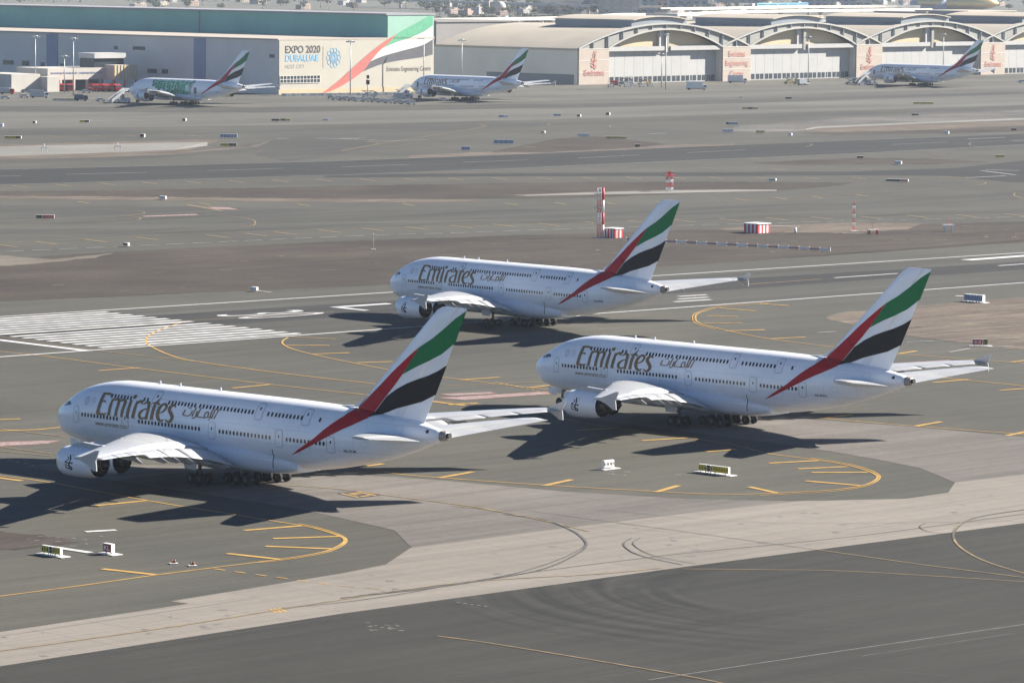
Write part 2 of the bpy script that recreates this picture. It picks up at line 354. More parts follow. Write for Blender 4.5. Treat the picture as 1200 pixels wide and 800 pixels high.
sheet('tan_verge', [(945, 154), (960, 150.5), (1060, 146.5), (1200, 141), (1290, 138), (1290, 146), (1200, 147), (1080, 152), (980, 155)], SAND2, 2.5, jitter=.2)
sheet('soil_patch', [(940, 156), (1080, 153), (1200, 148), (1290, 147), (1290, 152), (1200, 154), (1080, 157), (980, 158)], SAND, 2.4, jitter=.2)

# sloped concrete drainage banks
def bank(name, front, back, h, ma):
    mb = MB(); fr = [G(u, v, .04) for u, v in front]; bk = [G(u, v, 0) for u, v in back]
    n = len(front); top = [p + Vector((0, 0, h)) for p in bk]
    mb.add(fr + top, [(i, i + 1, n + i + 1, n + i) for i in range(n - 1)])
    bk2 = [p + Vector((-4, 4, 0)) for p in bk]
    mb.add(top + bk2, [(i, i + 1, n + i + 1, n + i) for i in range(n - 1)], 1)
    mb.add([fr[0], top[0], bk2[0], fr[-1], top[-1], bk2[-1]], [(0, 1, 2), (3, 4, 5)])
    return tag(mb.build(name, [ma, SAND2]), kind='structure')
BANK = ground_mat('bank_concrete', (0.1935, 0.1860, 0.1659), var=.2, streak=.1, fine=.2, joints=6.0, angle=20)
bank('drainage_bank', [(-60, 184), (0, 183), (80, 180.5), (152, 178), (200, 176), (243, 171)], [(-60, 175.8), (0, 175), (80, 173), (152, 171.5), (200, 170.3), (243, 169.6)], .9, BANK)
bank('drainage_bank', [(616, 229.7), (660, 228.7), (720, 227.6), (800, 226), (860, 224.8), (910, 223.8)], [(616, 229.4), (660, 227.6), (720, 225.6), (800, 223.8), (860, 223.1), (910, 223.1)], .2, BANK)
bank('gravel_kerb', [(945, 152.5), (958, 150.5), (1060, 146), (1200, 140.5), (1290, 137)], [(945, 152), (958, 149.5), (1060, 144.8), (1200, 139.3), (1290, 136)], .35, BANK)

# painted lines
def strip(mb, P, wid, level=6, smooth=False, dash=None, mi=0):
    STK[0] += 1; cp = curvepts(P, smooth)
    for end, nxt in ((0, 1), (-1, -2)):
        p, q = cp[end], cp[nxt]
        if (p.x <= -20 or p.x >= 1205) and abs(p.x - q.x) > .5 and abs((p.y - q.y) / (p.x - q.x)) < .35:
            t = -700 if p.x < 0 else 1900; e = Vector((t, p.y + (p.y - q.y) / (p.x - q.x) * (t - p.x), 0))
            cp = [e] + cp if end == 0 else cp + [e]
    pts = [G(p.x, p.y, level * LV + .00012 * STK[0]) for p in cp]
    if dash:
        L = [0]
        for a, b in zip(pts, pts[1:]): L.append(L[-1] + (b - a).length)
        def at(s):
            for i in range(len(pts) - 1):
                if s <= L[i + 1]: return pts[i].lerp(pts[i + 1], (s - L[i]) / max(1e-6, L[i + 1] - L[i]))
            return pts[-1]
        s = 0
        while s < L[-1]: 
            a, b = at(s), at(min(L[-1], s + dash[0])); s += dash[0] + dash[1]
            if (b - a).length > .05: _seg(mb, [a, b], wid, mi)
        return
    _seg(mb, pts, wid, mi)
def _seg(mb, pts, wid, mi):
    q = []
    for i, p in enumerate(pts):
        d = (pts[min(i + 1, len(pts) - 1)] - pts[max(i - 1, 0)]); d.z = 0; d.normalize()
        n = Vector((-d.y, d.x, 0)) * wid / 2; q += [p + n, p - n]
    mb.add(q, [(2 * i, 2 * i + 1, 2 * i + 3, 2 * i + 2) for i in range(len(pts) - 1)], mi)
def up_normals(mb):
    for k, f in enumerate(mb.f):
        a, b, c = (Vector(mb.v[i]) for i in f[:3])
        if (b - a).cross(c - a).z < 0: mb.f[k] = f[::-1]
    return mb
yl = MB(); wl = MB(); yw = MB(); ww = MB(); rb = MB()
def Y(P, w=.5, s=False, **k): strip(yl, P, w, smooth=s, **k)
def YW(P, w=.5, s=False, **k): strip(yw, P, w, smooth=s, **k)
def Wt(P, w=.5, s=False, **k): strip(wl, P, w, smooth=s, **k)
def Ww(P, w=.5, s=False, **k): strip(ww, P, w, smooth=s, **k)
# island in front of the nearest aircraft
L1 = [(-30, 702), (0, 698), (92, 686), (184, 673), (326, 655), (375, 647), (395, 640), (404, 633), (397.5, 627.5), (375, 620), (354, 615.5), (277.5, 603), (172.5, 586), (56, 564.5), (0, 557), (-30, 553)]
Y(L1, .34, True)
Y([(300, 658.5), (326, 656.5), (376, 648.5), (397.5, 641), (406.5, 633), (399, 626.5), (376, 618.7), (350, 613)], .22, True, level=6)
for a in [((120, 666), (184, 673)), ((266, 648), (330, 655)), ((311, 639.5), (388, 642.5)), ((320, 630.5), (397, 628)), ((286, 621), (354, 615.5)), ((112, 592), (172.5, 586)), ((-20, 557), (26, 563))]: Y(list(a), .85, level=7)
Y([(251, 666), (400, 686)], .32, dash=(1.6, 1.4))
YW([(400, 686), (470, 692)], .3, dash=(1.6, 1.4))
# island under the right-hand aircraft
L2 = [(449, 553), (512, 559), (640, 568), (800, 577), (850, 578.5), (894, 578), (969, 574), (1010, 568.6), (1028, 560), (1021, 553), (995, 545), (957.5, 538.6), (901, 531), (861.5, 521.5), (825.5, 515.5), (779, 509), (700, 498), (655, 489)]
Y(L2, .34, True)
Y([(890, 580), (970, 575.7), (1013, 569.5), (1031, 560), (1023.5, 552), (996, 543.6), (950, 536)], .22, True)
for a in [((878, 570), (912, 577.5)), ((944, 563), (1008, 568.5)), ((951, 553.2), (1017, 553)), ((935, 549), (993, 546.3)), ((901, 542.3), (959, 539.3)), ((828, 529), (862, 526)), ((752, 516), (806, 512.5)), ((676, 504), (725, 501)),
          ((514, 559.5), (554, 552.5)), ((638, 568.5), (670, 561.5)), ((769, 576), (795, 568.5)), ((426, 546), (449, 543))]: Y(list(a), .85, level=7)
Y([(960, 489.5), (1060, 498), (1180, 507), (1260, 514)], .34)
for a in [((1072.7, 499), (1103, 493.8)), ((966.5, 489.6), (999, 485.6)), ((1180, 510), (1215, 503))]: Y(list(a), .85, level=7)
Y([(1040, 437), (1128, 444.5), (1200, 452), (1260, 458)], .4)
for a in [((1093.7, 448), (1134.5, 444.3)), ((1172, 457), (1215, 454))]: Y(list(a), .8, level=7)
# between the runway and the near aircraft
Y([(338, 395), (331.5, 399), (332, 403), (344, 409), (380, 418), (456, 433), (522, 442), (622, 454), (680, 459)], .34, True)
Y([(340, 394), (394, 397)], .4)
for a in [((336, 404.4), (386, 404.4)), ((364, 414.8), (410, 413)), ((418, 424.8), (460, 423.4)), ((540, 444.8), (585, 441.6)), ((619, 454), (645, 451))]: Y(list(a), .8, level=7)
Y([(-30, 409), (44, 416), (160, 431), (316, 450), (428, 462), (510, 470), (620, 477)], .34, True)
for a in [((116, 434), (162, 430.6)), ((272, 454.5), (318, 450)), ((505, 470), (545, 475)), ((-20, 492), (24, 490.5)), ((525, 474), (560, 472))]: Y(list(a), .8, level=7)
Y([(212, 378), (190, 385), (176, 392), (171, 399), (176, 405), (200, 416), (232, 423.5), (330, 437), (440, 449.5)], .4, True)
YW([(-20, 391), (40, 400), (120, 411), (232, 423.5)], .4, True)
YW([(-20, 391.5), (60, 387), (200, 377), (392, 365)], .4)
YW([(0, 502), (40, 507), (75, 511)], .4)
Y([(-20, 505), (45, 503), (75, 500)], .7)
YW([(0, 523), (60, 531)], .35); YW([(0, 528), (62, 534)], .35); Y([(0, 537), (40, 545)], .3, dash=(1, 1))
Y([(580, 447), (645, 461)], .3, dash=(1, .8)); YW([(520, 452), (640, 447)], .35)
# right-hand loop beyond the runway
Y([(900, 355.5), (860, 358), (841, 360), (819, 366.6), (815, 372), (819, 378), (839, 384), (897, 396), (982, 406.8), (1050.6, 414), (1180, 423.6), (1260, 430)], .34, True)
Y([(903, 354.3), (860, 356.6), (838, 359), (816, 366.3), (811.5, 372), (816, 379), (838, 385.6)], .22, True)
for a in [((891, 355.5), (924, 358)), ((843, 360.8), (886, 364.2)), ((829, 369.7), (865, 370.8)), ((825, 378.6), (870, 378)), ((850, 387.5), (896, 386.3)), ((904, 396.7), (944, 394.7)), ((1052, 414.4), (1074, 411)), ((870, 387), (896, 386)), ((1185, 424), (1210, 421))]: Y(list(a), .8, level=7)
# ticks along the far taxiways
for u, v in [(8, 288), (54, 284.6), (112, 282), (172, 279.5), (255.6, 277), (300, 275), (335, 273.5), (386, 271), (437, 269), (488, 267.4), (540, 265.6), (591, 264.4), (643, 263.2), (697, 261.3), (748, 260), (802, 258.8), (856, 257.7), (910, 256.5), (964, 255.7), (1020, 255), (1075, 253.8), (1132, 253), (1190, 252)]:
    YW([(u - 13, v - 1.6), (u + 13, v + 1.6)], .95, level=7)
for u, v in [(23, 218.6), (73.6, 217), (125, 215.5), (175.5, 214.5), (226, 213.4), (277, 212.7), (328.5, 212), (380, 211.4), (431, 211), (481.7, 210.3), (534, 210), (586, 209.4), (638, 209), (690, 208.8), (743, 208.7), (794, 208.5), (839.5, 208.5), (895, 208.7), (951, 208.8), (1006, 208.8)]:
    YW([(u - 9, v - 1.1), (u + 9, v + 1.1)], 1.0, level=7)
for u, v in [(479, 240), (599, 239), (657, 238.6), (715, 238), (775, 237), (868, 234), (915, 232.5), (957, 231), (98, 237.3), (356, 240.4), (240, 239), (1010, 229)]:
    YW([(u - 7, v - 1.1), (u + 7, v + 1.1)], 1.0, level=7)
for u, v in [(30, 141), (72, 140.4), (160, 141), (236, 140.6), (280, 140.4), (315, 139.5), (65, 160), (110, 159), (150, 159), (230, 159.5), (620, 172), (560, 133), (950, 148), (885, 186), (914, 199), (1015, 198), (1100, 181), (830, 197), (700, 200), (645, 199.5), (580, 200.5)]:
    YW([(u - 8, v - .6), (u + 8, v + .6)], .9, level=7)
YW([(-30, 285.5), (0, 284.3), (400, 267.2), (800, 256.9), (1000, 252), (1260, 246)], .35)
strip(ww, [(-30, 296.5), (0, 295), (400, 277), (800, 264), (1260, 252.5)], .9, dash=(5, 2.2))
YW([(-30, 259), (100, 256), (165, 250.5), (160, 247), (120, 245)], .4, True); YW([(115, 259), (158, 258), (164, 255), (150, 253)], .4, True)
YW([(240, 250), (290, 256), (299, 261), (285, 266), (200, 270)], .4, True); YW([(220, 240), (260, 247)], 1.2)
YW([(400, 176), (440, 169), (441, 167), (430, 166)], .4, True); YW([(400, 177), (450, 168), (560, 150), (566, 147), (556, 145.4), (525, 146)], .45, True); YW([(470, 170), (590, 153.5)], .4)
YW([(500, 137), (600, 134.5)], .4); YW([(645, 147), (642, 145.5), (655, 144), (700, 142.6), (800, 139)], .4, True); YW([(715, 149), (719, 146.5), (760, 145.5)], .4, True)
YW([(1200, 227), (1190, 226), (1189, 229), (1200, 233)], .4, True); YW([(1100, 211), (1150, 213), (1151, 216), (1120, 219), (1000, 227), (850, 236)], .4, True); YW([(1100, 207.5), (1140, 208)], 1.5)
YW([(800, 176), (900, 170), (945, 168.5), (951, 170), (945, 172)], .4, True); YW([(1170, 165.5), (1140, 167), (1137, 170), (1150, 172)], .4, True)
# white lines
Wt([(-60, 374.7), (0, 371), (1200, 296), (1300, 290)], .9); Wt([(-60, 422), (0, 418), (1200, 331), (1300, 324)], .9)
for a in [((978, 325.4), (1052, 320.3)), ((1142, 304.3), (1215, 299.3)), ((1170, 311.3), (1215, 308))]: Wt(list(a), .9, level=6)
Wt([(1132, 304.6), (1210, 299)], 3.2, level=6)
YW([(869, 333.5), (963, 326.8)], .6)
for a in [((795, 347.2), (828, 345.2)), ((795, 350.3), (830, 348)), ((790, 353.5), (833, 350.8))]: Wt(list(a), 1.3, level=6)
Wt([(-30, 394.5), (104, 411)], 1.7, level=6)
Ww([(-60, 218), (0, 216.5), (400, 205), (600, 197.5), (800, 188.4), (1020, 179), (1200, 169.5), (1290, 166)], .8, level=7)
Ww([(-60, 199.5), (0, 198.5), (200, 194), (400, 188.5), (600, 181), (800, 172.5), (1000, 164.5), (1290, 153)], .7, level=7)
for a in [((77.6, 204.3), (172, 202)), ((243, 200), (331, 197.3)), ((400, 195.7), (480, 192.7)), ((543, 190), (618, 187.5)), ((677, 185.3), (750, 181.6)), ((805, 179), (873, 175.7)), ((1045, 169.5), (1110, 166.5)), ((-20, 207), (25, 206))]: Ww(list(a), .9, level=7)
for a in [((1134, 163), (1178, 161)), ((1186, 165), (1215, 164)), ((1190, 205), (1150, 200)), ((1132, 208.3), (1178, 206)), ((1155, 198.8), (1194, 200)), ((430, 166), (500, 164)), ((370, 162), (420, 163)), ((760, 157), (780, 156)), ((325, 162.6), (338, 162)), ((375, 162), (440, 164)), ((400, 162), (428, 161.5))]: Ww(list(a), 1.6, level=7)
Ww([(760, 796), (882, 777.5), (1000, 760), (1200, 731), (1260, 722)], .15)
Ww([(1010, 768), (1190, 741)], .06)
YW([(512.5, 744.5), (600, 757), (800, 790.6), (860, 803)], .28, True)
YW([(-30, 766), (0, 762), (200, 734), (400, 702), (540, 682), (700, 672), (775, 665)], .3, True)
YW([(1140, 606), (1121, 617), (1118, 631), (1130, 644), (1156, 657.5), (1200, 671), (1260, 685)], .28, True); YW([(961, 644), (1080, 661), (1200, 676), (1260, 683)], .25); YW([(800, 666), (900, 667), (1000, 669), (1200, 681), (1260, 685)], .25, True)
YW([(530, 592), (580, 598), (640, 610), (690, 622)], .3, True); YW([(240, 563), (380, 571), (470, 582), (560, 594), (620, 606)], .3, True)
Wt([(100, 622.5), (136, 620.5)], 1.0); Wt([(64, 640.5), (106, 647)], 1.0)
for a in [((1000, 382), (1027, 380.5)), ((1062, 400.6), (1094, 399.4)), ((1112, 412.6), (1136, 408)), ((1158, 406.6), (1187, 405)), ((958, 389.6), (980, 388))]: Ww(list(a), .8, level=7)
Wt([(892, 264), (938, 265.5)], .8); Wt([(1120, 346.3), (1129, 346.9)], 1.2); Ww([(300, 340), (318, 342.5)], 1)
# grubby flecks along the islands
for k in range(18):
    u = rnd.choice([rnd.uniform(30, 150), rnd.uniform(690, 880), rnd.uniform(40, 130)]); v = (rnd.uniform(628, 640) if u < 200 else rnd.uniform(551, 557))
    strip(ww, [(u, v), (u + rnd.uniform(3, 9), v - rnd.uniform(-.4, .5))], rnd.uniform(.15, .4), level=5)
for k in range(16): 
    u = rnd.uniform(415, 470); v = rnd.uniform(728, 738); strip(ww, [(u, v), (u + rnd.uniform(3, 8), v + rnd.uniform(-.6, .8))], rnd.uniform(.1, .22), level=5)
for k in range(5): strip(ww, [(535 + k * 8, 705 + k * 1.1), (539 + k * 8, 705.6 + k * 1.1)], .18, level=5)
# pale spill marks in the soil
for k in range(60):
    u = rnd.uniform(-20, 1220); t = rnd.uniform(.1, .9); a = interp(u, [0, 400, 800, 1200], [304, 283, 270, 260]); b = interp(u, [0, 400, 800, 1200], [352, 335, 310, 285])
    v = a + (b - a) * t; strip(ww, [(u, v), (u + rnd.uniform(6, 22), v - rnd.uniform(-.3, 1))], rnd.uniform(.15, .5), level=5, mi=1)
for u0, v0, n in [(1000, 273, 26), (700, 293, 4), (905, 295, 3), (330, 300, 3), (545, 235, 4)]:
    strip(ww, [(u0 - n / 2, v0), (u0 + n / 2, v0 + .2)], 1.6, level=6, mi=1)
for k in range(40):
    u = rnd.uniform(1000, 1230); v = rnd.uniform(362, 398); strip(ww, [(u, v), (u + rnd.uniform(6, 30), v + rnd.uniform(-.6, .6))], rnd.uniform(.2, .6), level=5, mi=1)
# threshold bars of the near runway
A0, A1, B0, B1 = G(0, 371), G(1200, 296), G(0, 418), G(1200, 331)
ax = ((A1 - A0).normalized() + (B1 - B0).normalized()).normalized()
acr = Vector((-ax.y, ax.x, 0))
def on_runway(t, s): # t along from the transverse line, s 0..1 across from the near edge
    o = G(104, 411); near = o + ax * t
    w_ = (A0 - near).dot(acr) - 0.0
    far = near + acr * ((A0 + ax * ((near - A0).dot(ax)) - near).dot(acr))
    return near.lerp(far, s)
ths = MB(); NB = 16
def rwt(u, v): return (G(u, v) - G(104, 411)).dot(ax)
TEND = rwt(364, 392); T3a, T3b, TLa, TLb = rwt(272, 372), rwt(380, 366.5), rwt(398, 361), rwt(468, 357)
for i in range(NB):
    s0 = .045 + i * .0575 + (.02 if i >= NB // 2 else 0); s1 = s0 + .026
    for (ta, tb, wm) in [(-24, 36.5, 0)]:
        q = [on_runway(ta + 30, s0), on_runway(tb + 30, s0), on_runway(tb + 30, s1), on_runway(ta + 30, s1)]
        q = [on_runway(5, s0), on_runway(TEND, s0), on_runway(TEND, s1), on_runway(5, s1)]
    ths.add([p + Vector((0, 0, 6 * LV)) for p in q], [(0, 1, 2, 3)])
RW_LEN = (on_runway(0, 1) - on_runway(0, 0)).length
def rt_(t, s): return on_runway(t, s) + Vector((0, 0, 6 * LV))
text(ths, '30', lambda x, y: rt_(y, x), .66, .50, T3a, T3b, bold=-.01)
text(ths, 'L', lambda x, y: rt_(y, x), .68, .52, TLa, TLb, bold=-.01)
def finish(mb, name, mats):
    up_normals(mb); return tag(mb.build(name, mats, recalc=False), kind='structure')
finish(ths, 'runway_threshold_markings', mat('threshold_white', (.50, .495, .48), .7, var=.28, scale=.25))
finish(yl, 'yellow_taxi_markings', YEL); finish(yw, 'faded_yellow_markings', YELW); finish(wl, 'white_markings', WHITE)
finish(ww, 'faded_white_markings', [WORN, mat('pale_spill', (.2, .168, .138), .9, var=.25)])
# faded red mandatory markings with white writing worn away
pk = MB()
for P in [[(512, 466), (640, 458.5), (652, 461), (545, 468.5)], [(515, 461.5), (575, 459), (582, 461), (530, 463.5)], [(-20, 518), (72, 515.5), (56, 519.5), (-20, 524)], [(1046, 425.5), (1112, 421.5), (1118, 423.6), (1052, 427)], [(243, 242.5), (268, 243), (280, 245.6), (252, 245)], [(165, 253), (230, 250.6), (233, 252), (170, 254)]]:
    q = [G(u, v, 5 * LV) for u, v in P]; pk.add(q, [(0, 1, 2, 3)])
    for k in range(9):
        t0 = .06 + k * .1; t1 = t0 + .055; lo, hi = q[0].lerp(q[1], t0), q[3].lerp(q[2], t0); lo2, hi2 = q[0].lerp(q[1], t1), q[3].lerp(q[2], t1); dz = Vector((0, 0, LV))
        pk.add([lo.lerp(hi, .2) + dz, lo2.lerp(hi2, .2) + dz, lo2.lerp(hi2, .8) + dz, lo.lerp(hi, .8) + dz], [(0, 1, 2, 3)], 1)
finish(pk, 'faded_red_markings', [PINK, WORN])
# yellow on black location marking on the concrete
bx = MB(); q = [G(394, 577.8, 5 * LV), G(420, 575, 5 * LV), G(447, 580, 5 * LV), G(418, 583.5, 5 * LV)]
bx.add(q, [(0, 1, 2, 3)], 1)
for a, b, c, d in [(.08, .92, .1, .2), (.08, .92, .8, .9), (.2, .3, .3, .7), (.36, .46, .3, .7), (.52, .7, .3, .34), (.76, .86, .3, .7)]:
    f = lambda x, y: q[0].lerp(q[3], x).lerp(q[1].lerp(q[2], x), y) + Vector((0, 0, LV))
    bx.add([f(a, c), f(b, c), f(b, d), f(a, d)], [(0, 1, 2, 3)], 0)
for P in [[(315, 713), (330, 711.5), (340, 716), (322, 717.5)]]:
    for k in range(3):
        a = k * .33; q2 = [G(u, v, 5 * LV) for u, v in P]; bx.add([q2[0].lerp(q2[1], a), q2[0].lerp(q2[1], a + .2), q2[3].lerp(q2[2], a + .2), q2[3].lerp(q2[2], a)], [(0, 1, 2, 3)], 0)
finish(bx, 'black_yellow_markings', [YEL, mat('black_marking', (.035, .034, .032), .7)])
# rubber trails
def Rb(P, w, s=True): strip(rb, P, w * .7, smooth=s, level=4)
Rb([(400, 700), (500, 689), (587, 676), (640, 665), (677, 648), (687, 637), (677, 625), (655, 614), (632, 607), (590, 602)], .45)
Rb([(420, 697), (520, 685), (600, 672), (655, 655), (684, 640), (686, 632)], .25)
Rb([(330, 712), (440, 700), (600, 673), (800, 648), (1000, 628), (1240, 596)], .22)
Rb([(620, 598), (800, 622), (960, 644)], .2); Rb([(740, 630), (731, 638), (750, 650), (800, 661)], .3); Rb([(750, 630), (742, 637), (765, 650), (815, 660)], .2)
Rb([(1240, 592), (1170, 601), (1135, 609), (1119, 622), (1118, 631)], .35); Rb([(1085, 612), (1078, 617), (1092, 623), (1130, 626)], .2)
Rb([(700, 596), (900, 612), (1200, 610)], .12); Rb([(1000, 782), (1110, 791)], .12)
Rb([(0, 745), (300, 700)], .1); Rb([(60, 775), (400, 722)], .12)
finish(rb, 'tyre_marks', RUBBER)
# patch repairs and oil stains, true to the slab grid
pa = MB(); rp = random.Random(21)
for k in range(60):
    u = rp.uniform(0, 1200); t = rp.uniform(.1, .9); a = interp(u, [0, 400, 800, 1200], [740, 672, 602, 556]); b = interp(u, [0, 400, 800, 1200], [780, 718, 664, 612])
    p = G(u, a + (b - a) * t, 3.2 * LV + k * .0001); r = rp.uniform(.15, .6); pa.add([p + Vector((r * math.cos(q * .9) * rp.uniform(.6, 1.2), r * math.sin(q * .9) * rp.uniform(.6, 1.2), 0)) for q in range(7)], [tuple(range(7))], 0)
finish(pa, 'oil_stains', [mat('oil_stain', (.15, .135, .115), .5, var=.3)])
# ------------------------------------------------------------------ lettering outlines: strokes of (along, up) edge pairs
EMIR=[[(11.76,9.49,12.25,9.48),(11.67,9.14,12.17,9.12),(11.55,8.65,12.06,8.63),(11.43,8.15,11.95,8.14),(11.31,7.62,11.83,7.6),(11.19,7.09,11.71,7.08),(11.11,6.73,11.63,6.72)],[(11.75,9.28,11.76,9.47),(12.02,9.29,12.04,9.49),(12.39,9.3,12.41,9.52),(12.7,9.29,12.74,9.53),(12.92,9.29,12.98,9.53),(13.07,9.29,13.18,9.51),(13.17,9.27,13.37,9.46),(13.28,9.23,13.49,9.35),(13.38,9.16,13.55,9.23),(13.46,9.1,13.58,9.15)],[(11.84,8.31,11.81,8.45),(12.04,8.34,12.01,8.5),(12.31,8.38,12.29,8.55),(12.48,8.39,12.54,8.57),(12.55,8.38,12.72,8.5),(12.62,8.33,12.79,8.41),(12.67,8.29,12.82,8.35)],[(11.25,6.69,11.29,6.92),(11.5,6.69,11.54,6.92),(11.84,6.69,11.88,6.92),(12.15,6.68,12.19,6.92),(12.4,6.69,12.43,6.92),(12.62,6.7,12.62,6.92),(12.84,6.74,12.74,6.93),(12.99,6.85,12.83,6.95),(13.07,6.95,12.92,7.01),(13.09,7.02,13.0,7.06)],[(13.85,8.93,14.06,8.93),(13.76,8.71,14.07,8.71),(13.67,8.4,14.05,8.4),(13.56,8.03,14.02,8.03),(13.48,7.56,13.93,7.56),(13.39,7.05,13.83,7.05),(13.33,6.7,13.76,6.7)],[(13.84,8.4,13.69,8.49),(14.0,8.49,13.83,8.61),(14.21,8.63,14.03,8.76),(14.41,8.72,14.27,8.9),(14.61,8.76,14.53,9.0),(14.79,8.78,14.8,9.05),(14.88,8.77,15.09,9.04),(14.92,8.74,15.3,8.92),(14.96,8.65,15.4,8.75),(14.98,8.49,15.45,8.53),(14.96,8.23,15.42,8.23),(14.89,7.91,15.35,7.9),(14.82,7.59,15.28,7.58),(14.77,7.26,15.23,7.27),(14.72,6.96,15.18,6.96),(14.68,6.75,15.14,6.75)],[(15.2,8.41,15.04,8.5),(15.34,8.5,15.16,8.61),(15.53,8.63,15.34,8.76),(15.7,8.71,15.54,8.89),(15.89,8.76,15.78,8.99),(16.05,8.79,16.04,9.05),(16.1,8.77,16.32,9.05),(16.13,8.75,16.52,8.92),(16.17,8.66,16.62,8.75),(16.18,8.51,16.65,8.53),(16.13,8.25,16.59,8.23),(16.02,7.92,16.49,7.89),(15.93,7.59,16.41,7.58),(15.89,7.24,16.36,7.26),(15.88,6.92,16.33,6.94),(15.87,6.7,16.31,6.72)],[(17.55,9.24,17.59,9.57),(17.63,9.23,17.68,9.59),(17.74,9.22,17.79,9.61),(17.86,9.2,17.91,9.63),(17.98,9.22,18.03,9.61),(18.09,9.24,18.14,9.6),(18.17,9.26,18.22,9.59)],[(17.3,9.03,17.65,9.03),(17.22,8.71,17.63,8.71),(17.13,8.28,17.59,8.28),(17.03,7.86,17.54,7.86),(16.96,7.44,17.47,7.44),(16.9,7.04,17.39,7.04),(16.85,6.77,17.34,6.77)],[(16.99,6.69,17.2,6.95),(17.48,6.66,17.53,6.72)],[(18.47,8.96,18.76,8.96),(18.38,8.67,18.75,8.67),(18.27,8.26,18.71,8.26),(18.16,7.86,18.67,7.85),(18.08,7.46,18.58,7.45),(18.0,7.07,18.49,7.06),(17.94,6.8,18.42,6.79)],[(18.12,6.73,18.25,6.98),(18.54,6.76,18.58,6.83)],[(18.58,8.41,18.38,8.49),(18.72,8.53,18.5,8.63),(18.91,8.69,18.67,8.81),(19.08,8.8,18.86,8.96),(19.2,8.84,19.06,9.07),(19.28,8.85,19.27,9.13),(19.27,8.85,19.53,9.1),(19.33,8.82,19.66,8.96),(19.42,8.71,19.71,8.8),(19.5,8.63,19.73,8.69)],[(19.94,8.59,19.83,8.66),(20.09,8.67,19.94,8.77),(20.28,8.77,20.11,8.91),(20.43,8.81,20.31,9.03),(20.56,8.83,20.55,9.09),(20.63,8.82,20.83,9.09),(20.65,8.79,21.07,8.95),(20.71,8.63,21.16,8.71),(20.73,8.37,21.19,8.41),(20.72,8.05,21.18,8.07),(20.66,7.61,21.11,7.61),(20.57,7.13,21.0,7.13),(20.5,6.79,20.92,6.78)],[(20.84,8.25,20.88,8.13),(20.62,8.21,20.67,8.07),(20.31,8.15,20.39,7.99),(20.0,8.05,20.15,7.89),(19.73,7.92,19.96,7.76),(19.49,7.76,19.81,7.61),(19.3,7.58,19.72,7.48),(19.21,7.38,19.66,7.36),(19.2,7.18,19.66,7.24),(19.25,7.01,19.69,7.15),(19.41,6.86,19.74,7.06),(19.62,6.76,19.82,6.98),(19.92,6.73,19.91,6.95),(20.25,6.84,20.14,7.0),(20.56,6.99,20.45,7.11),(20.76,7.11,20.69,7.2)],[(22.64,9.68,22.73,9.65),(22.48,9.53,22.63,9.48),(22.27,9.33,22.49,9.26),(22.08,9.12,22.37,9.05),(21.95,8.96,22.31,8.9),(21.84,8.79,22.28,8.76),(21.74,8.51,22.24,8.5),(21.64,7.95,22.14,7.95),(21.54,7.29,22.04,7.29),(21.47,6.81,21.98,6.82)],[(21.44,8.82,21.41,8.92),(21.67,8.85,21.62,8.99),(21.96,8.89,21.93,9.07),(22.2,8.9,22.26,9.12),(22.42,8.87,22.55,9.06),(22.64,8.8,22.79,8.97),(22.8,8.75,22.95,8.91)],[(22.99,7.73,22.95,7.84),(23.21,7.77,23.16,7.9),(23.51,7.84,23.43,7.98),(23.81,7.94,23.66,8.08),(24.05,8.1,23.82,8.22),(24.25,8.29,23.96,8.38),(24.39,8.48,24.03,8.52),(24.42,8.67,24.05,8.63),(24.37,8.83,24.02,8.72),(24.25,8.97,23.96,8.78),(24.04,9.06,23.87,8.83),(23.79,9.1,23.74,8.85),(23.5,9.05,23.64,8.84),(23.23,8.91,23.5,8.74),(22.99,8.72,23.35,8.58),(22.79,8.5,23.23,8.4),(22.66,8.25,23.14,8.2),(22.58,7.99,23.09,7.98),(22.54,7.74,23.08,7.77),(22.56,7.49,23.08,7.57),(22.62,7.25,23.13,7.38),(22.74,7.04,23.2,7.23),(22.95,6.87,23.3,7.1),(23.19,6.76,23.44,7.01),(23.49,6.71,23.52,6.96),(23.77,6.8,23.64,6.97),(23.97,6.94,23.84,7.05),(24.08,7.05,24.0,7.11)],[(25.98,8.78,25.86,8.71),(25.9,8.88,25.73,8.76),(25.75,9.0,25.58,8.84),(25.53,9.08,25.48,8.85),(25.24,9.05,25.39,8.8),(24.98,8.95,25.25,8.72),(24.76,8.8,25.18,8.65),(24.65,8.61,25.14,8.57),(24.62,8.41,25.13,8.46),(24.66,8.21,25.15,8.36),(24.8,8.03,25.24,8.25),(24.97,7.89,25.4,8.13),(25.1,7.76,25.56,7.98),(25.22,7.63,25.69,7.82),(25.31,7.51,25.8,7.66),(25.35,7.42,25.85,7.46),(25.32,7.3,25.78,7.24),(25.24,7.16,25.65,7.04),(25.15,7.06,25.47,6.87),(25.05,6.99,25.23,6.76),(24.93,6.94,24.97,6.7),(24.84,6.92,24.71,6.71),(24.71,6.96,24.51,6.82),(24.56,7.06,24.38,6.97),(24.44,7.14,24.31,7.07)]]
